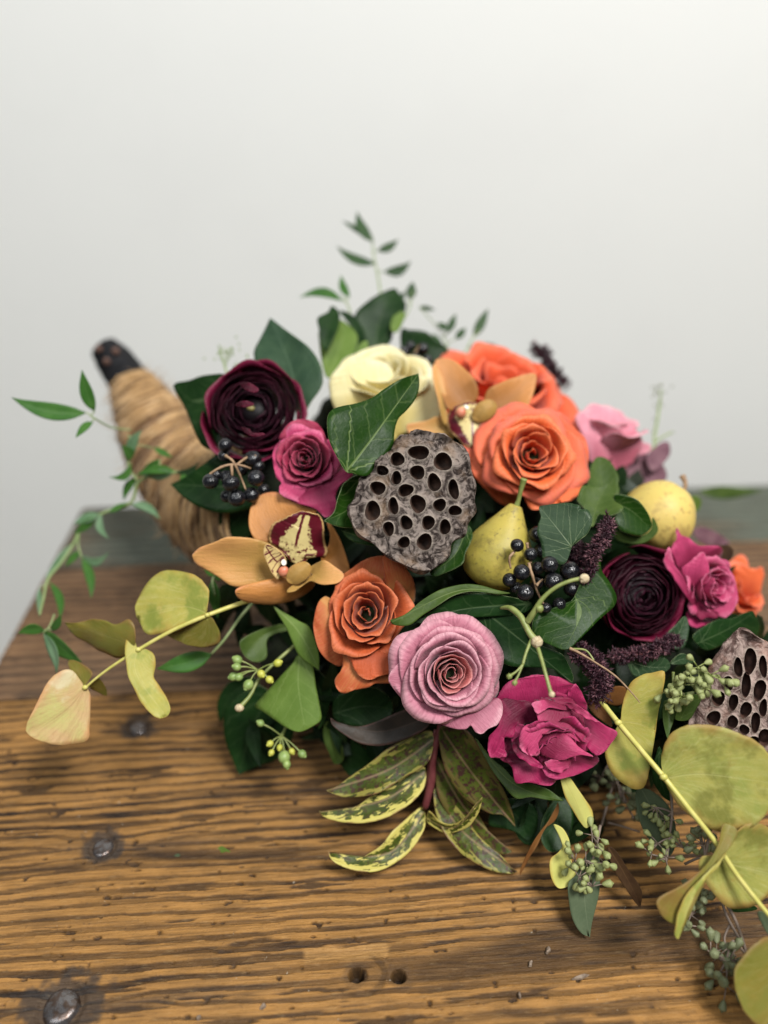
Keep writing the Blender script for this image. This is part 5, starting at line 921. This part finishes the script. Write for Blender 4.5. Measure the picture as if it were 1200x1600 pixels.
tw = branch('bare_twig', 'grey brown twig lying in the shade on the table under the magenta rose', 'twig', None, (955, 1240, .56))
stem(tw, [(957, 1228, .565), (948, 1260, .555), (940, 1290, .545)], [.0011, .0009], 'grey_stem', 'branchlet'); stem(tw, [(950, 1285, .55), (975, 1292, .545), (1000, 1300, .54)], [.0008, .0006], 'grey_stem', 'branchlet')
# ------------------------------------------------------------------ ivy flower umbels
def umbel(label, c, d, buds, st, seed=1):
    root = empty('ivy_umbel', P(*c, d), label, 'flower buds', 'ivy flower umbels'); proto = None
    for (x, y, r_, m_) in buds:
        e = P(x, y, d-.004+rng.uniform(-.004, .004)); q = P(*c, d); mb = MB().add(tube(None, [tuple(q), tuple((q+e)/2+Vector((0, 0, .0015))), tuple(e)], [.0006, .0005, .0008], None, seg=5, n=3)); mb.build('pedicel', M['green_stem'], root)
        R = r_*.80*d/F; dr = (e-q).normalized(); mb = MB(); rot = dr.to_track_quat('Z', 'Y').to_matrix()
        mb.add(sphere_vf(e, R, R, R*1.1, 12, 8, rot=rot)); mb.add(sphere_vf(e+dr*R*1.05, R*.45, R*.45, R*.25, 8, 4, rot=rot)); mb.build('bud', M[m_], root)
    tube('stem', [tuple(P(*q)) for q in st], [.0014, .0012, .0012, .0018], M['green_stem'], root, seg=7, bump=.1); return root
umbel('cluster of green and yellow ivy buds left of the big pale green ivy leaf', (403, 1047), .535, [(371, 1031, 9, 'ivy_bud'), (370, 1042, 8, 'ivy_bud'), (365, 1057, 9, 'ivy_bud'), (373, 1058, 8, 'ivy_bud'), (388, 1070, 10, 'ivy_bud'), (408, 1053, 8, 'ivy_bud_yellow'), (434, 1036, 8, 'ivy_bud_yellow'), (421, 1062, 7.5, 'ivy_bud_yellow')], [(470, 1000, .56), (430, 1035, .55), (404, 1062, .54), (392, 1085, .535), (376, 1104, .53)])
MB().add(sphere_vf(P(374, 1106, .53), .0035, .003, .003, 9, 6)).build('stem_tip', M['tan_tip'], bpy.data.objects['ivy_umbel'])
umbel('cluster of pale yellow green ivy buds hanging under the big pale green ivy leaf', (440, 1150), .55, [(422, 1162, 6.5, 'ivy_bud_yellow'), (424, 1176, 6, 'ivy_bud_yellow'), (437, 1168, 6, 'ivy_bud_yellow'), (444, 1183, 12, 'ivy_bud'), (456, 1174, 6, 'ivy_bud_yellow'), (472, 1178, 8, 'ivy_bud'), (407, 1130, 7, 'ivy_bud'), (448, 1194, 8, 'ivy_bud')], [(455, 1120, .57), (445, 1140, .555), (440, 1150, .55)])
# ------------------------------------------------------------------ ivy twig across the berries
tw = branch('ivy_twig', 'pale green knotted ivy twig forking over the berries and the magenta garden rose', 'twig', None, (830, 970, .48))
stem(tw, [(782, 950, .49), (797, 950, .483), (812, 962, .478), (820, 975, .475), (828, 990, .472), (838, 1002, .47)], [.0008, .0021, .0020, .0021, .0024], 'green_stem', 'branchlet', 9)
stem(tw, [(824, 972, .475), (835, 955, .47), (848, 935, .467), (868, 918, .465), (890, 908, .463), (908, 904, .462)], [.0022, .0017, .0013, .0012, .0013], 'green_stem', 'branchlet', 9)
stem(tw, [(838, 1005, .47), (846, 1030, .462), (853, 1055, .456), (861, 1084, .452)], [.0014, .0012, .0011, .0013], 'green_stem', 'branchlet', 9)
stem(tw, [(830, 1000, .471), (822, 1020, .466), (817, 1038, .462)], [.0012, .0009, .0009], 'green_stem', 'branchlet'); stem(tw, [(817, 1038, .462), (806, 1050, .46), (796, 1056, .458)], [.0007, .0006, .001], 'green_stem', 'branchlet'); stem(tw, [(817, 1038, .462), (810, 1055, .459), (804, 1066, .457)], [.0007, .0006, .001], 'green_stem', 'branchlet')
for (x, y, d, r_, m_) in ((839, 1003, .468, .0038, 'tan_tip'), (913, 904, .461, .0032, 'tan_tip'), (862, 1085, .451, .0020, 'tan_tip'), (843, 951, .468, .0026, 'green_stem'), (796, 1057, .458, .0018, 'green_stem'), (804, 1067, .457, .0018, 'green_stem')):
    mb = MB().add(sphere_vf(P(x, y, d), r_, r_*.9, r_, 12, 8))
    for k in range(6): q = Vector(rng.normal(size=3)).normalized(); mb.add(sphere_vf(P(x, y, d)+q*r_*.75, r_*.35, nu=7, nv=5))
    mb.build('bud_scale', M[m_], tw)
tw = branch('dry_twig', 'thin brown stalk crossing the burgundy florets toward the yellow round leaf', 'twig', None, (895, 1013, .50))
stem(tw, [(890, 1013, .50), (905, 1020, .497), (930, 1035, .493), (960, 1055, .488), (985, 1080, .482), (1000, 1098, .478)], [.0012, .0007, .0006, .0003], 'tan_stem', 'stalk'); stem(tw, [(892, 1014, .50), (915, 1016, .497), (928, 1032, .494)], [.0008, .0006], 'green_stem', 'stalk')
# ------------------------------------------------------------------ burgundy florets
def florets(label, axis_pts, width, n, seed, group='burgundy floret spikes', lit=.25, stalk='red_stem'):
    r = np.random.default_rng(seed); root = empty('burgundy_spike', P(*axis_pts[0]), label, 'flower spike', group); ap = catmull([tuple(P(*q)) for q in axis_pts], 8)
    tube('stem', [tuple(P(*q)) for q in axis_pts], [.0012, .0008], M[stalk], root, seg=6); A = MB(); B = MB(); 
    for k in range(n):
        c = Vector(ap[r.integers(0, len(ap))]); dr = Vector(r.normal(size=3)).normalized(); R = width*r.uniform(.15, 1.0); c = c+dr*R*.6
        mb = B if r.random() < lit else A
        for j in range(6):
            d2 = (dr*.8+Vector(r.normal(size=3))*.7).normalized(); L = r.uniform(.0022, .0048); s = d2.cross(Vector(r.normal(size=3))).normalized()*L*.10
            o = len(mb.v); p = c; mb.v += [tuple(p-s), tuple(p+s), tuple(p+d2*L*.6+s*1.2), tuple(p+d2*L), tuple(p+d2*L*.6-s*1.2)]; mb.f += [(o, o+1, o+2, o+3, o+4)]
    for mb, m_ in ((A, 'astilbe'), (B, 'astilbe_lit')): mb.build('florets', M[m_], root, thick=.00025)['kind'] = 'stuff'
    return root
florets('dark burgundy fuzzy flower spike standing left of the right ranunculus', [(915, 905, .52), (925, 870, .51), (940, 845, .51), (950, 815, .515)], .008, 420, 1)
florets('burgundy floret head below the big dark ivy leaf, right of the magenta garden rose', [(905, 1020, .52), (925, 1035, .515), (940, 1060, .51), (935, 1085, .51)], .013, 520, 2)
florets('burgundy florets directly under the right ranunculus', [(960, 1025, .53), (1000, 1022, .525), (1030, 1012, .525), (1055, 1000, .53)], .008, 340, 3)
florets('blurred dark flower spike sticking up at the back right of the red orange rose', [(880, 600, .70), (862, 575, .70), (850, 555, .70), (835, 545, .70)], .012, 260, 4, lit=.05)
florets('shaded dark florets between pear leaf and black berries', [(895, 885, .535), (905, 870, .53), (900, 850, .535)], .010, 260, 6, lit=.1)
# ------------------------------------------------------------------ jasmine vine at the left, top sprigs
vn = branch('jasmine_vine', 'thin green vine with narrow leaves trailing from the twine horn to the table edge', 'vine', None, (325, 735, .62))
stem(vn, [(330, 738, .61), (275, 738, .62), (240, 742, .63), (215, 755, .635), (205, 785, .64), (165, 800, .645), (130, 820, .65), (115, 850, .65), (95, 880, .645), (75, 905, .635), (68, 935, .62), (62, 960, .60)], [.0012, .0014, .0014, .0012, .001], 'vine_stem')
stem(vn, [(215, 752, .635), (200, 725, .63), (205, 690, .63), (200, 680, .63)], [.001, .0009, .0007], 'vine_stem'); stem(vn, [(125, 825, .65), (122, 850, .65), (128, 872, .645)], [.0009, .0007], 'vine_stem')
VL = [((270, 740), (222, 742), 17, .62, .635, 'vine_pale', 0), ((276, 738), (213, 742), 14, .62, .625, 'vine', .10), ((250, 718), (218, 745), 14, .63, .64, 'vine', 0), ((205, 715), (222, 672), 17, .63, .62, 'vine_pale', -.15), ((203, 720), (190, 696), 16, .628, .62, 'vine', .2), ((205, 724), (171, 745), 13, .628, .62, 'vine', -.28),
      ((215, 745), (193, 782), 13, .635, .64, 'vine', .1), ((205, 788), (250, 812), 13, .64, .64, 'vine_pale', -.15), ((155, 803), (115, 818), 15, .645, .65, 'vine_pale', 0), ((158, 802), (171, 842), 12, .645, .64, 'vine_pale', .2), ((150, 808), (115, 835), 14, .645, .65, 'vine', 0), ((128, 868), (170, 862), 13, .645, .64, 'vine_pale', .3),
      ((128, 872), (142, 935), 15, .645, .63, 'vine', -.1), ((112, 850), (70, 905), 12, .65, .64, 'vine_pale', 0), ((125, 860), (102, 885), 11, .65, .65, 'vine', 0), ((78, 910), (92, 970), 13, .635, .615, 'vine', -.15), ((275, 738), (310, 722), 12, .61, .60, 'sprig', .2), ((285, 740), (292, 762), 12, .61, .60, 'vine', 0), ((240, 700), (270, 715), 10, .64, .63, 'vine', 0), ((62, 918), (62, 965), 8, .63, .62, 'vine_pale', 0), ((170, 800), (200, 785), 9, .64, .64, 'vine', 0)]
for k, (a, b, w_, d0, d1, m_, bd) in enumerate(VL): lance_leaf(vn, a, b, w_, d0, d1, m_, bend=bd, roll=(k*37) % 60-30)
v2 = branch('jasmine_sprig', 'sprig of three pointed green leaves at the far left against the wall', 'sprig', 'jasmine sprigs', (150, 655, .60))
stem(v2, [(205, 672, .64), (175, 668, .62), (150, 655, .60), (142, 650, .598)], [.0008, .0008, .0006], 'vine_stem')
for a, b, w_, m_, bd in (((135, 645), (18, 621), 27, 'vine', -.08), ((148, 643), (128, 578), 21, 'vine', -.05), ((145, 659), (118, 684), 12, 'vine', .05)): lance_leaf(v2, a, b, w_, .598, .585, m_, bend=bd, roll=10, rim=None)
v3 = branch('jasmine_sprig', 'sprig of small shiny green leaves behind the blushed eucalyptus leaf at the left edge', 'sprig', 'jasmine sprigs', (70, 985, .585))
stem(v3, [(85, 960, .60), (78, 978, .59), (70, 986, .585)], [.0008, .0006], 'vine_stem')
for a, b, w_, m_, bd, rl in (((70, 985), (28, 990), 17, 'vine', .12, -20), ((70, 985), (128, 1035), 24, 'vine', .05, 20), ((68, 990), (88, 1052), 15, 'vine_pale', -.12, 30), ((80, 985), (95, 960), 13, 'vine', .1, 0)): lance_leaf(v3, a, b, w_, .585, .575, m_, bend=bd, roll=rl)
v4 = branch('jasmine_sprig', 'single green pointed leaf on a grey stalk below the orchid, over the table', 'sprig', 'jasmine sprigs', (330, 1020, .56))
stem(v4, [(405, 930, .57), (375, 965, .565), (350, 1000, .56), (330, 1022, .56)], [.0013, .0011, .0010], 'vine_stem'); lance_leaf(v4, (331, 1022), (245, 1045), 30, .56, .555, 'vine', bend=-.03, roll=8)
v5 = branch('jasmine_sprig', 'small dark green leaves behind the round leaf under the orchid', 'sprig', 'jasmine sprigs', (330, 905, .58))
stem(v5, [(345, 890, .585), (332, 905, .58), (336, 930, .575)], [.0008, .0007], 'vine_stem')
for a, b, w_ in (((332, 905), (340, 965), 18), ((336, 900), (318, 885), 12), ((335, 902), (350, 900), 12)): lance_leaf(v5, a, b, w_, .58, .575, 'vine', roll=10)
t1 = branch('nandina_sprig', 'tall blurred sprig of narrow leaves rising from the very top of the bouquet', 'sprig', 'narrow leaved sprigs at the top', (595, 490, .72))
stem(t1, [(598, 495, .72), (592, 440, .73), (584, 400, .735), (582, 370, .74)], [.0010, .0009, .0006], 'vine_stem')
for a, b, w_, bd in (((583, 378), (558, 330), 17, -.12), ((588, 412), (526, 384), 15, -.12), ((590, 392), (622, 374), 14, .1), ((600, 425), (642, 408), 17, .15), ((578, 372), (535, 345), 9, 0)): lance_leaf(t1, a, b, w_, .735, .74, 'sprig', bend=bd, roll=15)
t2 = branch('nandina_sprig', 'short blurred sprig with one long green leaf left of the tall dark top leaf', 'sprig', 'narrow leaved sprigs at the top', (545, 490, .70))
stem(t2, [(548, 500, .70), (545, 480, .70), (535, 465, .70)], [.001, .0007], 'vine_stem')
for a, b, w_, bd in (((536, 470), (468, 465), 15, .15), ((546, 465), (533, 430), 13, -.1)): lance_leaf(t2, a, b, w_, .70, .705, 'vine', bend=bd, roll=10)
t3 = branch('nandina_sprig', 'blurred sprig of small leaves against the wall right of the dark top leaves', 'sprig', 'narrow leaved sprigs at the top', (640, 480, .72))
stem(t3, [(630, 500, .71), (640, 480, .72), (645, 455, .72)], [.0009, .0006], 'vine_stem')
for a, b, w_ in (((640, 468), (645, 440), 16), ((625, 470), (632, 455), 9)): lance_leaf(t3, a, b, w_, .72, .72, 'sprig', roll=10)
t4 = branch('nandina_sprig', 'faint blurred sprig right of the dark ivy leaf, pointing to the upper right', 'sprig', 'narrow leaved sprigs at the top', (735, 540, .72))
stem(t4, [(725, 555, .71), (735, 535, .715), (748, 515, .72)], [.0009, .0006], 'vine_stem'); stem(t4, [(700, 545, .72), (690, 520, .73)], [.0008, .0006], 'vine_stem')
for a, b, w_ in (((740, 527), (763, 482), 15), ((700, 515), (682, 505), 11), ((700, 520), (712, 490), 12), ((712, 530), (728, 512), 12), ((735, 545), (775, 538), 12), ((690, 545), (675, 520), 11), ((655, 480), (680, 484), 8)): lance_leaf(t4, a, b, w_, .72, .725, 'sprig', roll=10)
t5 = branch('flowering_sprig', 'pale green upright sprig behind the pink rose at the right, blurred', 'sprig', None, (1025, 700, .72))
stem(t5, [(1030, 720, .70), (1022, 690, .71), (1028, 650, .72), (1033, 610, .73)], [.0012, .0014, .0010], 'vine_stem'); stem(t5, [(1022, 692, .71), (1040, 680, .71), (1052, 675, .715)], [.0012, .0008], 'vine_stem'); stem(t5, [(1000, 705, .70), (1030, 698, .70), (1042, 692, .70)], [.0013, .0008], 'vine_stem'); stem(t5, [(1015, 700, .70), (1028, 722, .70)], [.0012, .0008], 'vine_stem')
for k in range(26):
    q = (1029+rng.normal()*7, 600+abs(rng.normal())*30, .725); MB().add(sphere_vf(P(*q), .0011, nu=6, nv=4)).build('bud', M['bud_sage'], t5)
t6 = branch('flowering_sprig', 'pale fuzzy green flower tip behind the left ranunculus', 'sprig', None, (350, 570, .66))
stem(t6, [(355, 585, .65), (348, 560, .66), (342, 540, .66)], [.0010, .0007], 'vine_stem')
for k in range(40): q = (352+rng.normal()*15, 553+rng.normal()*9, .66+rng.normal()*.004); MB().add(sphere_vf(P(*q), .0010, nu=6, nv=4)).build('floret', M['ivy_bud'], t6)
# pale green leaf behind golden pear
one('pale green blurred leaf right behind the golden pear', 'R', '440,330 500,310 545,350 540,400 510,450 470,420 450,380', '450,340 500,370 520,440', .66, .67, 'ivy_light', name='green_leaf', group=None)
# ------------------------------------------------------------------ twine wrapped horn
horn = empty('cornucopia_horn', P(300, 800, .74), 'twine wrapped horn of the cornucopia with a black tip curving up behind the flowers', 'cornucopia')
hp = [(465, 800, .66), (400, 800, .70), (340, 780, .735), (290, 735, .76), (250, 680, .78), (222, 630, .79), (205, 598, .795)]
hr = [.078, .070, .058, .049, .041, .030, .021]
cp = catmull([tuple(P(*q)) for q in hp], 12); rr = np.interp(np.linspace(0, 1, len(cp)), np.linspace(0, 1, len(hr)), hr)
def sweepframe(cp):
    out = []; nrm = None
    for i in range(len(cp)):
        t = cp[min(i+1, len(cp)-1)]-cp[max(i-1, 0)]; t = t/np.linalg.norm(t)
        if nrm is None: nrm = np.cross(t, [0, 0, 1]); nrm /= np.linalg.norm(nrm)
        nrm = nrm-t*np.dot(nrm, t); nrm /= np.linalg.norm(nrm); out.append((t, nrm, np.cross(t, nrm)))
    return out
sf = sweepframe(cp); seg = 40; vs = []
for i, (t, a_, b_) in enumerate(sf):
    for k in range(seg): an = 2*math.pi*k/seg; vs.append(cp[i]+rr[i]*.97*(math.cos(an)*a_+math.sin(an)*b_))
straw = simple('straw_base', (.12, .065, .03), (.20, .11, .05), 120, .8, .8)
mesh_obj('horn_body', vs, [(i*seg+k, i*seg+(k+1) % seg, (i+1)*seg+(k+1) % seg, (i+1)*seg+k) for i in range(len(cp)-1) for k in range(seg)], straw, horn)
def twine_mat(name, c1, c2):
    n = NT(name); o = n.obj(); f = n.noise(o, 45, 4); g = n.noise(o, 500, 3)
    return n.pbr(n.mix(n.step(f, .38, .62), c1, c2), .85, n.bump(g, .9, .001), spec=.15, sheen=.2)
TW = [twine_mat('jute_light', (.38, .23, .10), (.52, .34, .17)), twine_mat('jute_dark', (.15, .085, .04), (.34, .20, .09))]
turns = 62; tot = turns*26; mbs = [MB(), MB()]
for s in range(turns):
    pth = []; jit = rng.normal()*.9
    for k in range(27):
        u = (s+k/26)/turns; fi = u*(len(cp)-1); an = 2*math.pi*k/26
        fi2 = fi+(1.6+jit)*math.sin(an+.8)+jit*math.sin(2*an+s); fi2 = min(max(fi2, 0), len(cp)-1.001); i = int(fi2); fr_ = fi2-i
        c = cp[i]*(1-fr_)+cp[i+1]*fr_; r_ = rr[i]*(1-fr_)+rr[i+1]*fr_; t, a_, b_ = sf[i]
        pth.append(tuple(c+r_*(1+.02*rng.normal())*(math.cos(an)*a_+math.sin(an)*b_)))
    mbs[s % 2 if rng.random() < .7 else 0].add(tube(None, pth, [.0020+.0009*rng.random()], None, seg=6, n=1))
for mb, m_ in zip(mbs, TW): mb.build('twine', m_, horn)['kind'] = 'stuff'
fib = MB()
for k in range(900):
    i = rng.integers(2, len(cp)-2); an = rng.uniform(0, 6.28); t, a_, b_ = sf[i]; p = cp[i]+rr[i]*1.04*(math.cos(an)*a_+math.sin(an)*b_); q = p+(math.cos(an)*a_+math.sin(an)*b_)*rng.uniform(.001, .006)+np.array(rng.normal(size=3))*.007; fib.add(tube(None, [tuple(p), tuple(q)], [.0003, .0002], None, seg=3, n=1))
fib.build('straw_fibres', TW[0], horn)['kind'] = 'stuff'
tp = [(210, 606, .793), (193, 583, .797), (176, 560, .80), (163, 545, .803)]; black = simple('black_tape', (.004, .004, .005), (.012, .012, .014), 90, .65, .9, spec=.2)
tube('horn_tip', [tuple(P(*q)) for q in tp], [.0225, .0210, .0190, .0150], black, horn, seg=20, n=8, bump=.05)
for x, y in ((154, 545), (167, 565), (181, 549)): MB().add(sphere_vf(P(x, y, .777), .0042, .0030, .0042, 10, 6)).build('copper_spot', simple('copper_brown', (.09, .045, .03), (.14, .07, .05), 100, .5), horn)
# ------------------------------------------------------------------ dark filler leaves, and a dark core added as shade inside the bouquet
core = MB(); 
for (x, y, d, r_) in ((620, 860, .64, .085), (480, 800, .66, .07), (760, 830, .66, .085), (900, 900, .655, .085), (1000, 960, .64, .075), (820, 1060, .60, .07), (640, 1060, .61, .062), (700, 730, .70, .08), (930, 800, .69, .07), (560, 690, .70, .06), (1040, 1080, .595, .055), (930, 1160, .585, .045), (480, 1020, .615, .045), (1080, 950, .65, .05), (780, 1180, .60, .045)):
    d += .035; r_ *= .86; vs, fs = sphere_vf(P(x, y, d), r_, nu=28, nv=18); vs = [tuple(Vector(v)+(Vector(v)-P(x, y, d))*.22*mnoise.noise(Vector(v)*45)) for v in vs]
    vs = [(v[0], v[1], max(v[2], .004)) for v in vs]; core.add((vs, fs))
o = core.build('infill_core', simple('infill_dark', (.006, .010, .004), (.016, .022, .008), 160, .95, 1.0)); tag(o, 'dark core added as shade deep between the flowers', 'infill', kind='stuff')
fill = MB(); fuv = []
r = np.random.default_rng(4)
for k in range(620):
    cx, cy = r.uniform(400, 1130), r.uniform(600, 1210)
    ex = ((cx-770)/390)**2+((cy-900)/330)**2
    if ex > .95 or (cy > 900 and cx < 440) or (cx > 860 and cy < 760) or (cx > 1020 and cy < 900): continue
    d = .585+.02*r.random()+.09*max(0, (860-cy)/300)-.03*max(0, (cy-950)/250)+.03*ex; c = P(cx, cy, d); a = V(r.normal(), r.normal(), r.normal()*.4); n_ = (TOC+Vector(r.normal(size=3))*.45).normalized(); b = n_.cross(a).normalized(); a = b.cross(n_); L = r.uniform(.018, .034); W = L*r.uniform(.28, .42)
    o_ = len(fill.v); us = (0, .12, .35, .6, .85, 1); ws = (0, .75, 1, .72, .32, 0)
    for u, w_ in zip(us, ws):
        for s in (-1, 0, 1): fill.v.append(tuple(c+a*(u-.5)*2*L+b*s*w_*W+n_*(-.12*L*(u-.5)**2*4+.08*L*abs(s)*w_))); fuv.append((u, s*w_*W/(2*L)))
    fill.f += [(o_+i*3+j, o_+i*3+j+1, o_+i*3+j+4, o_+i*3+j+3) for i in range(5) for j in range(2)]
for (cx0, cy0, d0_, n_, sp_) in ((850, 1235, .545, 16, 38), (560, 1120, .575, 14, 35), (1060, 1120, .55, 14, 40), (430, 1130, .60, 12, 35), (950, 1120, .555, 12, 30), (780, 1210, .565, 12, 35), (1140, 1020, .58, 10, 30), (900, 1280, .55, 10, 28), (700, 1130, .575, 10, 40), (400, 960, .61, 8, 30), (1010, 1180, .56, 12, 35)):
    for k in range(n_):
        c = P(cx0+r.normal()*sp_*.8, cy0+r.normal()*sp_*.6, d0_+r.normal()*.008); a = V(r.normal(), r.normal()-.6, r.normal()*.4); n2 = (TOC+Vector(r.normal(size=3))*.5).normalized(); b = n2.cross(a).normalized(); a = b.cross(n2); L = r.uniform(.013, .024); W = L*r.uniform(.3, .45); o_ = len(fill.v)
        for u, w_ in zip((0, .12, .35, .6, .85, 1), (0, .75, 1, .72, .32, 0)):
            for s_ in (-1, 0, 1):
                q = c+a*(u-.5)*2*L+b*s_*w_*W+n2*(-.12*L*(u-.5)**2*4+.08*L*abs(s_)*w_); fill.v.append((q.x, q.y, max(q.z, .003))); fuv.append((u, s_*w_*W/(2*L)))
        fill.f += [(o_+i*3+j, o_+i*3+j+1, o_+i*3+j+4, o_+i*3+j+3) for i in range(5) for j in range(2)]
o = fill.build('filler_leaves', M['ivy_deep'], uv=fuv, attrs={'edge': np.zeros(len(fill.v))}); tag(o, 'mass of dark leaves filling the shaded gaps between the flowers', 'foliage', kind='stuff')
